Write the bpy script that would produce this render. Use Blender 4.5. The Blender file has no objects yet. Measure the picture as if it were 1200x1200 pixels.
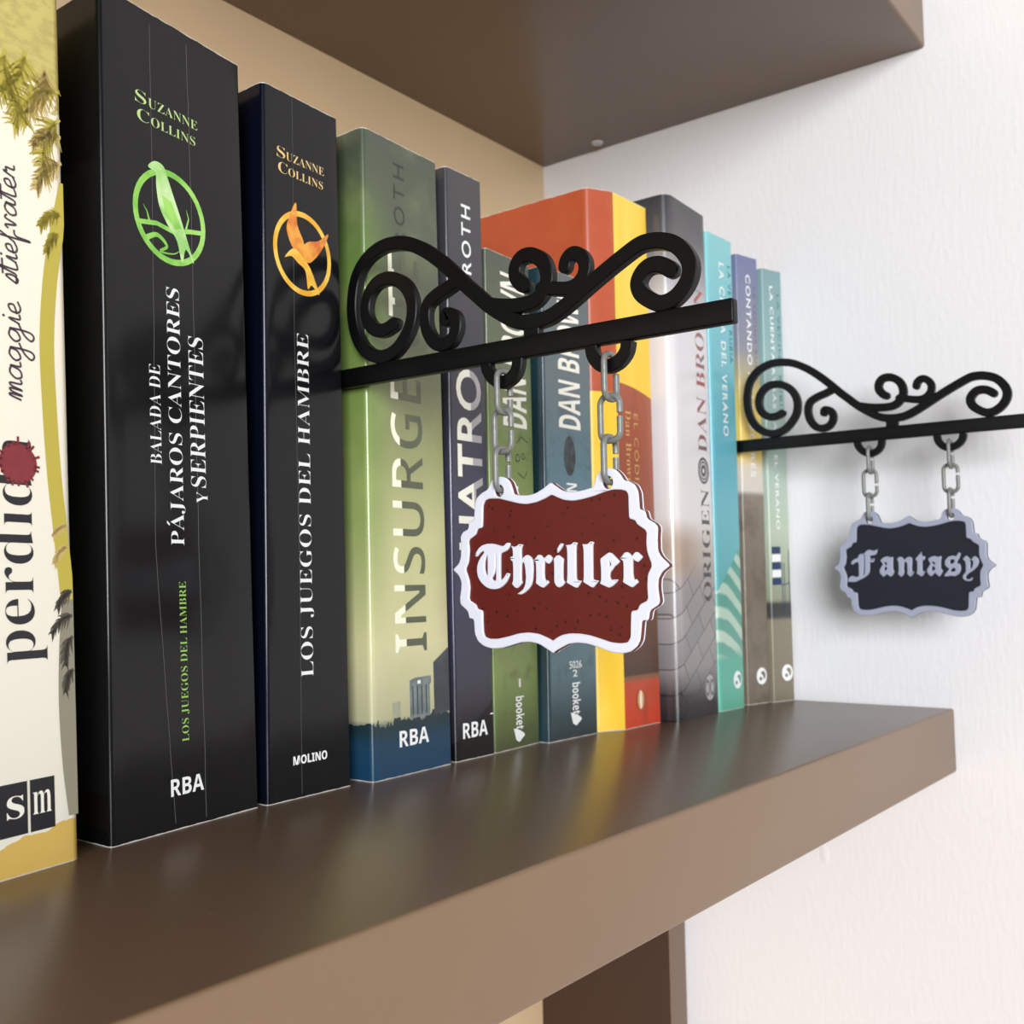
import bpy, bmesh, math, random
from mathutils import Vector, Matrix
from mathutils.geometry import tessellate_polygon

SC = bpy.context.scene
COL = SC.collection
S = 0.01                      # all lengths below are in centimetres

# ------------------------------------------------------------------ camera
cam = bpy.data.cameras.new('camera')
cam_o = bpy.data.objects.new('camera', cam)
COL.objects.link(cam_o)
CAM_AXES = [[0.610061, -0.792177, -0.016787], [-0.041888, -0.053401, 0.997694], [0.791246, 0.607951, 0.06576]]
CAM_POS = (-17.1172, -22.7028, 6.4814)
cam_o.matrix_world = Matrix((
    (CAM_AXES[0][0], CAM_AXES[1][0], -CAM_AXES[2][0], CAM_POS[0] * S),
    (CAM_AXES[0][1], CAM_AXES[1][1], -CAM_AXES[2][1], CAM_POS[1] * S),
    (CAM_AXES[0][2], CAM_AXES[1][2], -CAM_AXES[2][2], CAM_POS[2] * S),
    (0, 0, 0, 1)))
cam.sensor_width = 36
cam.lens = 36.8389
cam.shift_x, cam.shift_y = 0.00048, 0.00322
cam.clip_start = 0.01
cam.dof.use_dof = True
cam.dof.focus_distance = 0.29
cam.dof.aperture_fstop = 30
SC.camera = cam_o

# ------------------------------------------------------------------ daylight
SC.view_settings.view_transform = 'Standard'
SC.view_settings.look = 'None'
SC.view_settings.exposure = 0.0
SC.view_settings.gamma = 1.0
SC.view_settings.use_curve_mapping = False
W = bpy.data.worlds.new('room_daylight')
SC.world = W
W.use_nodes = True
wn, wl = W.node_tree.nodes, W.node_tree.links
bg = wn['Background']
tc = wn.new('ShaderNodeTexCoord')
sx = wn.new('ShaderNodeSeparateXYZ')
wl.new(tc.outputs['Generated'], sx.inputs[0])
mr = wn.new('ShaderNodeMapRange')
mr.inputs[1].default_value = -1.0; mr.inputs[2].default_value = 1.0
wl.new(sx.outputs[2], mr.inputs[0])
rp = wn.new('ShaderNodeValToRGB')
stops = [(0.0, (0.10, 0.085, 0.075, 1)), (0.40, (0.30, 0.27, 0.25, 1)), (0.52, (0.62, 0.63, 0.66, 1)), (0.66, (0.60, 0.62, 0.66, 1)), (0.80, (0.22, 0.22, 0.23, 1)), (1.0, (0.16, 0.16, 0.16, 1))]
rp.color_ramp.elements[0].position = 0.0; rp.color_ramp.elements[0].color = stops[0][1]
rp.color_ramp.elements[1].position = 1.0; rp.color_ramp.elements[1].color = stops[-1][1]
for p_, c_ in stops[1:-1]:
    rp.color_ramp.elements.new(p_).color = c_
wl.new(mr.outputs[0], rp.inputs[0])
wl.new(rp.outputs[0], bg.inputs[0])
bg.inputs[1].default_value = 0.78


def area_light(name, loc, target, sx_, sy_, power, col):
    l = bpy.data.lights.new(name, 'AREA')
    l.shape = 'RECTANGLE'; l.size = sx_ * S; l.size_y = sy_ * S
    l.energy = power; l.color = col
    o = bpy.data.objects.new(name, l)
    COL.objects.link(o)
    o.location = Vector(loc) * S
    d = (Vector(target) - Vector(loc))
    o.rotation_euler = d.to_track_quat('-Z', 'Y').to_euler()
    return o


area_light('window_daylight', (-215, -185, 45), (20, 0, 8), 120, 120, 106, (0.93, 0.96, 1.0))


# ------------------------------------------------------------------ measured shapes (cm)
BOOKS = {0: {'l': (-6.514, 0.891), 'r': (-2.975, 1.553), 'h': 22.6, 'ls': -0.847, 'rs': -0.847}, 1: {'l': (-1.988, 1.866), 'r': (3.304, 2.619), 'h': 22.42, 'ls': -0.58, 'rs': -0.753}, 2: {'l': (3.576, 2.562), 'r': (7.186, 2.756), 'h': 22.25, 'ls': -0.178, 'rs': -0.465}, 3: {'l': (7.928, 2.49), 'r': (12.112, 2.667), 'h': 22.25, 'ls': -0.283, 'rs': -0.479}, 4: {'l': (12.425, 2.735), 'r': (14.699, 2.742), 'h': 22.37, 'ls': -0.181, 'rs': -0.332}, 5: {'l': (14.797, 2.776), 'r': (17.945, 2.955), 'h': 19.81, 'ls': -0.16, 'rs': -0.16}, 6: {'l': (17.994, 2.517), 'r': (21.451, 2.401), 'h': 19.83, 'ls': 0.211, 'rs': 0.211}, 7: {'l': (22.775, 1.879), 'r': (25.884, 1.8), 'h': 24.24, 'ls': -0.003, 'rs': -0.183}, 8: {'l': (26.22, 0.9), 'r': (30.47, 1.09), 'h': 24.93, 'ls': -0.1, 'rs': -0.1}, 9: {'l': (30.654, 1.136), 'r': (33.158, 1.02), 'h': 24.33, 'ls': -0.017, 'rs': 0.079}, 10: {'l': (33.983, 1.412), 'r': (35.796, 0.651), 'h': 24.01, 'ls': 0.276, 'rs': 0.186}, 11: {'l': (35.846, 0.621), 'r': (37.494, 0.049), 'h': 23.53, 'ls': 0.32, 'rs': 0.027}}
BOX = {'b1_suz': (0.2673, 20.031, 0.6757, 19.786), 'b1_col': (0.2766, 19.53, 0.6573, 19.3), 'b1_bal': (0.2807, 9.892, 0.3533, 12.618), 'b1_paj': (0.4063, 7.705, 0.5079, 14.883), 'b1_y': (0.5885, 8.924, 0.6669, 9.249), 'b1_ser': (0.5504, 9.375, 0.6604, 13.663), 'b1_los': (0.4526, 2.329, 0.5049, 6.713), 'b1_rba': (0.3715, 1.372, 0.5938, 0.912), 'b2_suz': (0.1724, 20.393, 0.7945, 20.094), 'b2_col': (0.1876, 19.905, 0.7756, 19.618), 'b2_los': (0.3959, 3.691, 0.5628, 14.594), 'b2_mol': (0.2892, 1.308, 0.6966, 1.033), 'b3_roth': (0.3804, 18.778, 0.5157, 21.502), 'b3_ins': (0.2933, 4.198, 0.7103, 18.186), 'b3_rba': (0.3185, 1.526, 0.6929, 0.974), 'b4_roth': (0.3783, 18.464, 0.6351, 21.15), 'b4_cua': (0.1618, 6.349, 0.8549, 14.708), 'b4_rba': (0.1775, 1.365, 0.8188, 0.796), 'b5_dan': (0.295, 12.872, 0.8705, 19.035), 'b5_1': (0.5081, 2.701, 0.601, 2.371), 'b5_boo': (0.4706, 2.004, 0.6573, 0.622), 'b5_logo': (0.4183, 0.848, 0.6802, 0.104), 'b5_t': (0.3518, 8.002, 0.6729, 10.491), 'b6_dan': (0.2681, 13.146, 0.7601, 19.434), 'b6_oval': (0.37, 12.707, 0.6448, 11.167), 'b6_n': (0.409, 8.057, 0.6419, 10.759), 'b6_5026': (0.4197, 3.213, 0.6746, 2.901), 'b6_2': (0.4872, 2.84, 0.5825, 2.547), 'b6_boo': (0.4657, 2.275, 0.6504, 0.858), 'b6_logo': (0.4403, 1.148, 0.6649, 0.387), 'b7_cod': (0.4706, 14.158, 0.5637, 8.127), 'b7_dan': (0.2459, 14.314, 0.3481, 10.986), 'b7_oval': (0.3186, 1.65, 0.6065, 0.764), 'b7_band': (0.2013, 15.274, 0.9865, 15.269), 'b7_low': (0.0529, 2.059, 1.0401, 2.082), 'b8_ori': (0.5959, 5.578, 0.8858, 10.996), 'b8_emb': (0.5547, 12.529, 0.8902, 11.253), 'b8_dan': (0.6139, 12.803, 0.8903, 20.976), 'b8_logo': (0.592, 1.977, 0.8711, 0.68), 'b9_t': (0.4761, 22.925, 0.6514, 13.969), 'b9_a': (0.8251, 22.949, 0.9022, 17.855), 'b9_logo': (0.5203, 1.937, 0.8726, 0.962), 'b10_t': (0.4298, 22.984, 0.5609, 11.946), 'b10_a': (0.7173, 22.678, 0.7939, 16.129), 'b10_logo': (0.483, 1.943, 0.7716, 0.927), 'b11_t': (0.3382, 22.513, 0.5106, 8.995), 'b11_a': (0.7362, 21.974, 0.7517, 14.849), 'b11_logo': (0.4968, 2.02, 0.8553, 0.98), 'b11_pic': (0.007, 8.113, 0.6002, 6.179), 'b0_script': (0.5695, 11.029, 0.6339, 16.494), 'b0_per': (0.5329, 4.803, 0.7185, 10.009), 'b0_blot': (0.5632, 9.946, 0.7323, 9.057), 'b0_sm': (0.5672, 2.126, 0.7936, 0.939), 'b1_ring': (0.2199, 17.776, 0.7283, 15.933), 'b2_ring': (0.1128, 18.238, 0.8772, 16.196)}
PTS = {'b3_split': [(0.4575, 4.312), (0.427, 10.267), (0.3999, 16.904)], 'b4_split': [(0.5997, 9.262), (0.4895, 14.159)], 'b3_dark': [(0.7733, 3.808), (1.018, 4.08), (1.0161, 1.539), (0.7559, 1.905)], 'b3_tower': [(0.3098, 3.242), (0.7049, 3.224), (0.7247, 1.619), (0.3, 1.883)], 'b3_blue': [(0.0142, 2.02), (0.3, 1.883), (0.5565, 1.611), (0.7271, 1.888), (1.0208, 2.0)], 'b4_dark': [(0.0142, 0.849), (0.3002, 1.27), (0.8495, 1.934), (1.0096, 1.8)], 'b1_crack1': [(0.3266, 22.097), (0.327, 17.966), (0.3172, 12.771), (0.3022, 7.668), (0.3988, 0.182)], 'b1_crack2': [(0.5839, 22.119), (0.5953, 19.431), (0.5964, 13.524), (0.5963, 8.668), (0.6072, 0.143)], 'b2_crack': [(0.3778, 22.18), (0.3681, 14.824), (0.3933, 7.255), (0.3881, 0.122)], 'b0_trunk': [(0.9548, 16.128), (0.8772, 14.88), (0.8442, 14.01), (0.8212, 12.534), (0.8309, 10.881), (0.8611, 9.238), (0.8983, 7.59), (0.9523, 6.346)], 'b0_grey': [(0.9245, 6.348), (0.8956, 5.115), (0.8861, 3.682), (0.9108, 2.238), (0.9376, 1.095)], 'b0_torn': [(0.5095, 0.826), (0.6677, 0.797), (0.78, 0.909), (0.9039, 1.222), (1.0018, 1.276)], 'b0_palm': [(0.6141, 18.599), (0.9884, 19.065), (0.7392, 17.644), (0.7239, 17.312), (0.9822, 18.131), (0.7076, 16.814), (0.979, 17.655), (0.7559, 14.965)], 'b8_x': [(-0.1469, 5.764), (0.1597, 9.345), (-0.4301, 4.261), (0.9182, 0.661)], 'b9_x': [(0.1511, 6.083), (1.1513, 7.822), (0.0999, 3.959), (1.0105, 2.108)], 'b10_z': [(0.5293, 19.349), (0.4735, 16.084), (0.4344, 13.773), (0.3921, 11.249)], 'b11_z': [(0.2913, 8.299), (0.2039, 4.408)], 'b6_x': [(0.0266, 2.783)]}
SIGN = {'main': [(0.832, 15.037), (1.208, 14.91), (1.601, 14.951), (1.93, 15.196), (2.093, 15.561), (2.089, 15.946), (1.917, 16.301), (1.582, 16.55), (1.122, 16.604), (0.672, 16.47), (0.295, 16.186), (0.049, 15.766), (-0.007, 15.338), (0.093, 14.89), (0.381, 14.472), (0.766, 14.157), (1.284, 14.023), (1.808, 14.148), (2.273, 14.482), (2.607, 15.018), (2.751, 15.674), (2.731, 16.305), (2.588, 16.865), (2.277, 17.291), (1.823, 17.585), (1.239, 17.727), (0.592, 17.683), (0.025, 17.513), (-0.59, 17.173), (-1.189, 16.726), (-1.715, 16.256), (-2.228, 15.752), (-2.677, 15.356), (-3.117, 14.968), (-3.605, 14.621), (-4.189, 14.284), (-4.764, 14.166), (-5.33, 14.196), (-5.837, 14.379), (-6.336, 14.64), (-6.827, 14.916), (-7.308, 15.168), (-7.779, 15.402), (-8.378, 15.667), (-8.737, 15.708), (-9.13, 15.65), (-9.514, 15.482), (-9.802, 15.189), (-9.96, 14.85), (-9.929, 14.513), (-9.73, 14.208), (-9.426, 13.995), (-9.079, 13.942), (-8.777, 14.074), (-8.475, 14.326), (-8.371, 14.621), (-8.49, 14.874), (-8.717, 15.025), (-9.024, 15.021), (-9.281, 14.892), (-9.386, 14.805)], 'hook': [(-1.826, 15.919), (-1.471, 15.783), (-1.052, 15.656), (-0.686, 15.448), (-0.559, 15.103), (-0.613, 14.635), (-0.849, 14.232), (-1.205, 14.031), (-1.619, 14.111), (-1.828, 14.391), (-1.834, 14.704), (-1.662, 14.904), (-1.428, 14.953), (-1.384, 14.802)], 'curl': [(-3.117, 14.968), (-3.771, 14.808), (-4.411, 14.737), (-4.882, 14.78), (-5.196, 15.018), (-5.347, 15.368), (-5.255, 15.786), (-5.014, 16.047), (-4.705, 16.184), (-4.389, 16.156), (-4.198, 15.936), (-4.191, 15.636), (-4.372, 15.386), (-4.518, 15.294)], 'bud': [(-5.147, 15.111), (-5.552, 15.014), (-6.049, 14.92), (-6.394, 14.999), (-6.619, 15.243), (-6.651, 15.565), (-6.464, 15.829), (-6.221, 15.901), (-6.03, 15.775), (-5.966, 15.58)], 'post': [(-4.764, 14.166), (-4.755, 13.744)], 'loop_far': [(-3.0, 13.195), (-3.077, 12.923), (-3.319, 12.651), (-3.643, 12.522), (-3.968, 12.629), (-4.169, 12.857), (-4.23, 13.231)], 'loop_near': [(-6.806, 13.174), (-6.869, 12.841), (-7.098, 12.566), (-7.399, 12.483), (-7.725, 12.595), (-7.937, 12.821), (-7.999, 13.088)], 'bar': [(3.033, 13.527), (-11.19, 13.397)], 'outer': [(-1.622, 6.957), (-1.874, 7.149), (-1.949, 7.33), (-1.972, 7.694), (-1.948, 7.954), (-2.051, 8.101), (-2.27, 8.183), (-2.294, 8.409), (-2.491, 8.444), (-2.516, 8.73), (-2.547, 8.94), (-2.621, 9.117), (-2.798, 9.241), (-3.032, 9.331), (-3.13, 9.474), (-3.19, 9.589), (-3.306, 9.685), (-3.572, 9.689), (-3.758, 9.63), (-3.886, 9.508), (-3.964, 9.326), (-4.026, 9.13), (-4.246, 9.08), (-4.573, 9.065), (-4.826, 9.106), (-5.113, 9.231), (-5.363, 9.386), (-5.515, 9.275), (-5.788, 9.105), (-6.129, 9.048), (-6.467, 9.081), (-6.801, 9.142), (-6.862, 9.235), (-6.907, 9.426), (-7.009, 9.557), (-7.174, 9.627), (-7.336, 9.636), (-7.528, 9.593), (-7.684, 9.449), (-7.806, 9.262), (-7.978, 9.222), (-8.148, 9.115), (-8.242, 8.92), (-8.259, 8.676), (-8.268, 8.447), (-8.437, 8.397), (-8.492, 8.18), (-8.732, 8.048), (-8.819, 7.938), (-8.795, 7.634), (-8.795, 7.316), (-8.886, 7.155), (-9.162, 6.911), (-8.919, 6.752), (-8.794, 6.57), (-8.772, 6.333), (-8.821, 5.964), (-8.758, 5.86), (-8.512, 5.728), (-8.459, 5.463), (-8.26, 5.462), (-8.22, 5.143), (-8.189, 4.931), (-8.086, 4.756), (-7.896, 4.619), (-7.676, 4.565), (-7.391, 4.571), (-7.137, 4.626), (-6.816, 4.727), (-6.523, 4.798), (-6.191, 4.824), (-5.887, 4.79), (-5.647, 4.687), (-5.403, 4.569), (-5.335, 4.511), (-5.181, 4.592), (-4.869, 4.754), (-4.55, 4.813), (-4.226, 4.798), (-3.858, 4.704), (-3.486, 4.608), (-3.11, 4.584), (-2.806, 4.651), (-2.578, 4.794), (-2.458, 5.03), (-2.435, 5.448), (-2.26, 5.477), (-2.205, 5.686), (-1.912, 5.897), (-1.895, 6.079), (-1.948, 6.381), (-1.964, 6.562), (-1.868, 6.776)], 'inner': [(-2.129, 6.961), (-2.252, 7.17), (-2.298, 7.531), (-2.264, 7.85), (-2.561, 8.004), (-2.623, 8.167), (-2.817, 8.203), (-2.835, 8.532), (-2.849, 8.862), (-2.929, 9.007), (-3.084, 9.057), (-3.464, 9.033), (-3.837, 8.936), (-4.204, 8.84), (-4.495, 8.802), (-4.855, 8.844), (-5.142, 8.927), (-5.39, 9.026), (-5.597, 8.927), (-5.816, 8.842), (-6.123, 8.8), (-6.46, 8.83), (-6.86, 8.902), (-7.19, 8.991), (-7.449, 9.028), (-7.704, 9.01), (-7.877, 8.958), (-7.937, 8.859), (-7.937, 8.533), (-7.941, 8.208), (-8.136, 8.144), (-8.195, 8.034), (-8.482, 7.847), (-8.457, 7.514), (-8.481, 7.274), (-8.623, 6.924), (-8.479, 6.681), (-8.454, 6.337), (-8.474, 6.005), (-8.211, 5.887), (-8.145, 5.74), (-7.942, 5.713), (-7.917, 5.352), (-7.901, 5.005), (-7.809, 4.87), (-7.589, 4.839), (-7.272, 4.859), (-6.952, 4.948), (-6.595, 5.038), (-6.265, 5.079), (-5.929, 5.082), (-5.655, 5.036), (-5.447, 4.94), (-5.343, 4.863), (-5.154, 4.944), (-4.84, 5.052), (-4.484, 5.089), (-4.122, 5.055), (-3.753, 4.963), (-3.342, 4.883), (-3.04, 4.877), (-2.85, 4.933), (-2.795, 5.065), (-2.782, 5.391), (-2.781, 5.718), (-2.577, 5.762), (-2.521, 5.896), (-2.25, 6.032), (-2.297, 6.407), (-2.262, 6.649)], 'hole_far': (-3.487, 9.264), 'hole_near': (-7.293, 9.237)}
THRILLER = [([(-2.512, 7.356), (-2.57, 7.474), (-2.67, 7.593), (-2.809, 7.674), (-3.002, 7.709), (-3.179, 7.707), (-3.341, 7.675), (-3.488, 7.634), (-3.595, 7.614), (-3.663, 7.653), (-3.73, 7.709), (-3.844, 7.705), (-3.853, 7.636), (-3.806, 7.543), (-3.725, 7.473), (-3.632, 7.44), (-3.551, 7.415), (-3.491, 7.365), (-3.484, 7.049), (-3.476, 6.619), (-3.535, 6.624), (-3.643, 6.721), (-3.72, 6.824), (-3.83, 6.795), (-3.789, 6.687), (-3.693, 6.542), (-3.557, 6.429), (-3.409, 6.357), (-3.233, 6.338), (-3.044, 6.361), (-2.882, 6.437), (-2.733, 6.556), (-2.625, 6.707), (-2.581, 6.879), (-2.595, 7.049), (-2.654, 7.198), (-2.747, 7.323), (-2.874, 7.447), (-2.861, 7.486), (-2.792, 7.476), (-2.694, 7.421), (-2.618, 7.344), (-2.553, 7.329)], [[(-3.004, 7.401), (-2.94, 7.318), (-2.89, 7.17), (-2.881, 7.0), (-2.903, 6.851), (-2.956, 6.748), (-2.997, 6.747), (-3.003, 7.061)], [(-3.303, 7.387), (-3.304, 7.159), (-3.3, 6.99), (-3.256, 6.823), (-3.187, 6.718), (-3.145, 6.666), (-3.212, 6.608), (-3.314, 6.59), (-3.327, 6.99), (-3.335, 7.386)]]), ([(-3.901, 7.613), (-3.979, 7.583), (-4.084, 7.592), (-4.19, 7.659), (-4.333, 7.633), (-4.279, 7.558), (-4.263, 7.424), (-4.272, 7.2), (-4.43, 7.326), (-4.52, 7.323), (-4.621, 7.258), (-4.675, 7.154), (-4.685, 6.917), (-4.658, 6.61), (-4.616, 6.467), (-4.511, 6.335), (-4.367, 6.234), (-4.249, 6.179), (-4.119, 6.188), (-4.107, 6.215), (-4.212, 6.266), (-4.318, 6.337), (-4.393, 6.47), (-4.423, 6.676), (-4.403, 6.924), (-4.38, 7.069), (-4.34, 7.121), (-4.269, 7.082), (-4.255, 6.803), (-4.251, 6.596), (-4.283, 6.523), (-4.19, 6.432), (-4.097, 6.36), (-4.006, 6.388), (-3.903, 6.493), (-3.953, 6.601), (-3.96, 6.934), (-3.949, 7.142), (-3.891, 7.175), (-3.846, 7.26), (-3.894, 7.3), (-3.96, 7.298), (-3.956, 7.476)], []), ([(-4.709, 7.167), (-4.787, 7.233), (-4.873, 7.322), (-4.966, 7.315), (-5.053, 7.225), (-5.077, 7.204), (-5.218, 7.312), (-5.28, 7.306), (-5.377, 7.206), (-5.32, 7.106), (-5.249, 7.043), (-5.15, 7.09), (-5.101, 7.142), (-5.086, 7.031), (-5.073, 6.787), (-5.089, 6.624), (-5.143, 6.558), (-5.183, 6.586), (-5.242, 6.52), (-5.135, 6.43), (-5.045, 6.364), (-4.945, 6.392), (-4.77, 6.496), (-4.79, 6.608), (-4.797, 6.915), (-4.786, 7.099)], []), ([(-5.414, 7.184), (-5.515, 7.278), (-5.602, 7.29), (-5.759, 7.179), (-5.739, 7.055), (-5.725, 6.774), (-5.727, 6.583), (-5.792, 6.516), (-5.704, 6.413), (-5.604, 6.364), (-5.507, 6.395), (-5.423, 6.517), (-5.432, 6.901), (-5.43, 7.103)], []), ([(-5.554, 7.346), (-5.545, 7.463), (-5.621, 7.572), (-5.684, 7.63), (-5.762, 7.601), (-5.718, 7.518), (-5.642, 7.42)], []), ([(-5.842, 7.564), (-5.915, 7.567), (-6.025, 7.577), (-6.123, 7.644), (-6.243, 7.615), (-6.198, 7.541), (-6.186, 7.282), (-6.181, 6.884), (-6.179, 6.606), (-6.24, 6.561), (-6.359, 6.547), (-6.298, 6.465), (-6.211, 6.351), (-6.127, 6.364), (-5.84, 6.501), (-5.874, 6.591), (-5.889, 6.991), (-5.891, 7.392), (-5.877, 7.502)], []), ([(-6.409, 7.573), (-6.469, 7.567), (-6.587, 7.567), (-6.696, 7.646), (-6.793, 7.608), (-6.751, 7.531), (-6.744, 7.265), (-6.739, 6.872), (-6.734, 6.597), (-6.797, 6.566), (-6.929, 6.544), (-6.852, 6.467), (-6.744, 6.351), (-6.663, 6.372), (-6.401, 6.513), (-6.432, 6.602), (-6.442, 6.977), (-6.445, 7.393), (-6.431, 7.503)], []), ([(-6.991, 7.12), (-7.022, 7.169), (-7.14, 7.237), (-7.269, 7.312), (-7.36, 7.295), (-7.471, 7.194), (-7.622, 7.049), (-7.534, 6.97), (-7.441, 6.914), (-7.406, 6.866), (-7.312, 6.771), (-7.286, 6.685), (-7.296, 6.607), (-7.344, 6.552), (-7.432, 6.57), (-7.556, 6.564), (-7.498, 6.487), (-7.381, 6.392), (-7.265, 6.339), (-7.186, 6.365), (-6.968, 6.452), (-6.974, 6.495), (-7.006, 6.553), (-7.01, 6.866)], [[(-7.281, 7.103), (-7.308, 7.053), (-7.347, 6.979), (-7.316, 6.937), (-7.281, 6.922)]]), ([(-7.629, 7.141), (-7.71, 7.216), (-7.78, 7.295), (-7.87, 7.304), (-7.958, 7.247), (-7.996, 7.179), (-8.115, 7.296), (-8.192, 7.294), (-8.343, 7.159), (-8.275, 7.085), (-8.196, 7.02), (-8.097, 7.061), (-8.037, 7.12), (-8.025, 7.034), (-8.021, 6.728), (-8.04, 6.594), (-8.083, 6.546), (-8.127, 6.57), (-8.191, 6.481), (-8.101, 6.412), (-8.01, 6.342), (-7.933, 6.362), (-7.697, 6.488), (-7.726, 6.58), (-7.735, 6.888), (-7.728, 7.062), (-7.684, 7.086)], [])]
FANTASY = [([(-4.638, 7.211), (-4.697, 7.35), (-4.842, 7.439), (-4.984, 7.466), (-5.021, 7.605), (-5.133, 7.679), (-5.288, 7.674), (-5.385, 7.779), (-5.497, 7.862), (-5.635, 7.839), (-5.787, 7.797), (-5.943, 7.878), (-5.93, 7.715), (-5.84, 7.595), (-5.686, 7.578), (-5.587, 7.572), (-5.572, 7.428), (-5.68, 7.425), (-5.802, 7.421), (-5.734, 7.245), (-5.612, 7.254), (-5.562, 7.256), (-5.552, 7.003), (-5.538, 6.788), (-5.433, 6.637), (-5.242, 6.501), (-5.021, 6.397), (-4.798, 6.307), (-4.611, 6.326), (-4.478, 6.318), (-4.457, 6.421), (-4.557, 6.575), (-4.701, 6.625), (-4.808, 6.561), (-4.949, 6.568), (-5.004, 6.614), (-5.013, 7.016), (-5.008, 7.27), (-4.867, 7.261), (-4.721, 7.147)], [[(-5.292, 7.627), (-5.268, 7.319), (-5.26, 6.948), (-5.21, 6.641), (-5.28, 6.676), (-5.306, 6.947), (-5.318, 7.318), (-5.328, 7.58)]]), ([(-6.059, 7.344), (-6.231, 7.476), (-6.415, 7.517), (-6.503, 7.469), (-6.684, 7.478), (-6.661, 7.282), (-6.645, 6.887), (-6.717, 6.81), (-6.634, 6.614), (-6.526, 6.531), (-6.395, 6.634), (-6.351, 6.68), (-6.194, 6.531), (-6.033, 6.687), (-5.999, 6.84), (-6.092, 7.022), (-6.188, 7.142), (-6.101, 7.251)], [[(-6.222, 7.238), (-6.343, 7.229), (-6.385, 7.152), (-6.337, 7.077), (-6.265, 7.17)], [(-6.28, 7.032), (-6.363, 6.991), (-6.366, 6.893), (-6.266, 6.819), (-6.233, 6.896)]]), ([(-6.829, 7.362), (-6.983, 7.491), (-7.13, 7.435), (-7.169, 7.313), (-7.383, 7.479), (-7.543, 7.423), (-7.559, 7.257), (-7.521, 6.898), (-7.53, 6.763), (-7.633, 6.76), (-7.538, 6.597), (-7.432, 6.515), (-7.291, 6.662), (-7.318, 6.812), (-7.312, 7.174), (-7.24, 7.236), (-7.179, 7.177), (-7.152, 6.876), (-7.175, 6.725), (-7.095, 6.575), (-7.004, 6.523), (-6.861, 6.67), (-6.912, 6.821), (-6.911, 7.184), (-6.892, 7.291)], []), ([(-7.692, 7.35), (-7.808, 7.476), (-7.993, 7.709), (-8.012, 7.47), (-8.162, 7.465), (-8.121, 7.296), (-8.019, 7.29), (-8.001, 6.857), (-8.026, 6.752), (-8.134, 6.78), (-8.048, 6.603), (-7.943, 6.515), (-7.717, 6.684), (-7.766, 6.803), (-7.777, 7.282), (-7.727, 7.283)], []), ([(-8.273, 7.352), (-8.429, 7.436), (-8.589, 7.482), (-8.672, 7.42), (-8.901, 7.458), (-8.85, 7.252), (-8.834, 6.869), (-8.93, 6.778), (-8.837, 6.603), (-8.748, 6.501), (-8.624, 6.621), (-8.57, 6.697), (-8.39, 6.507), (-8.238, 6.644), (-8.193, 6.823), (-8.311, 7.014), (-8.373, 7.117), (-8.306, 7.237)], [[(-8.42, 7.205), (-8.534, 7.196), (-8.588, 7.126), (-8.571, 7.052), (-8.474, 7.129)], [(-8.483, 7.01), (-8.572, 6.934), (-8.576, 6.83), (-8.459, 6.773), (-8.415, 6.878)]]), ([(-9.035, 7.262), (-9.183, 7.42), (-9.382, 7.473), (-9.52, 7.425), (-9.594, 7.525), (-9.653, 7.611), (-9.734, 7.55), (-9.685, 7.376), (-9.535, 7.117), (-9.699, 7.054), (-9.718, 6.849), (-9.654, 6.646), (-9.453, 6.503), (-9.258, 6.536), (-9.003, 6.496), (-8.963, 6.571), (-9.127, 6.759), (-9.201, 6.846), (-9.024, 7.012), (-9.016, 7.159)], [[(-9.246, 7.256), (-9.374, 7.297), (-9.456, 7.236), (-9.394, 7.105), (-9.253, 7.08)], [(-9.386, 6.915), (-9.481, 6.839), (-9.449, 6.738), (-9.294, 6.726), (-9.254, 6.771)]]), ([(-9.798, 7.291), (-9.966, 7.461), (-10.072, 7.365), (-10.15, 7.246), (-10.323, 7.43), (-10.468, 7.324), (-10.515, 7.149), (-10.438, 6.948), (-10.238, 6.75), (-10.012, 6.609), (-9.911, 6.495), (-9.92, 6.378), (-10.057, 6.361), (-10.213, 6.475), (-10.179, 6.316), (-10.025, 6.266), (-9.861, 6.306), (-9.756, 6.439), (-9.804, 6.584), (-9.92, 6.699), (-9.923, 7.107), (-9.873, 7.225)], [[(-10.143, 7.217), (-10.231, 7.215), (-10.253, 7.098), (-10.205, 6.925), (-10.109, 6.796)]])]

random.seed(7)
BOOKS[6]['ls'], BOOKS[6]['rs'] = 0.08, 0.0
BOOKS[10]['l'], BOOKS[10]['r'] = (33.99, 1.2), (35.79, 0.8)
BOOKS[11]['l'], BOOKS[11]['r'] = (35.86, 0.58), (37.42, 0.1)
BOOKS[11]['ls'], BOOKS[11]['rs'] = 0.2, 0.03
BOOKS[10]['ls'], BOOKS[10]['rs'] = 0.2, 0.12
BOX['b1_suz'] = (0.2232, 20.08, 0.6564, 19.73)
BOX['b1_col'] = (0.2342, 19.58, 0.6375, 19.24)
BOX['b2_suz'] = (0.1724, 20.42, 0.7945, 20.06)
BOX['b2_col'] = (0.1876, 19.93, 0.7756, 19.58)
BOX['b1_paj'] = (0.405, 7.705, 0.507, 14.883)
XE = 37.53          # right wall
YB = 16.15          # back panel of the bookcase
YF = -8.07          # front edge of the shelves
ZU = 33.69          # underside of the upper shelf
TH = 3.08           # shelf thickness


# ------------------------------------------------------------------ node helper
def srgb(r, g, b):
    f = lambda c: (c / 255) / 12.92 if c / 255 <= 0.04045 else ((c / 255 + 0.055) / 1.055) ** 2.4
    return (f(r), f(g), f(b), 1.0)


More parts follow.
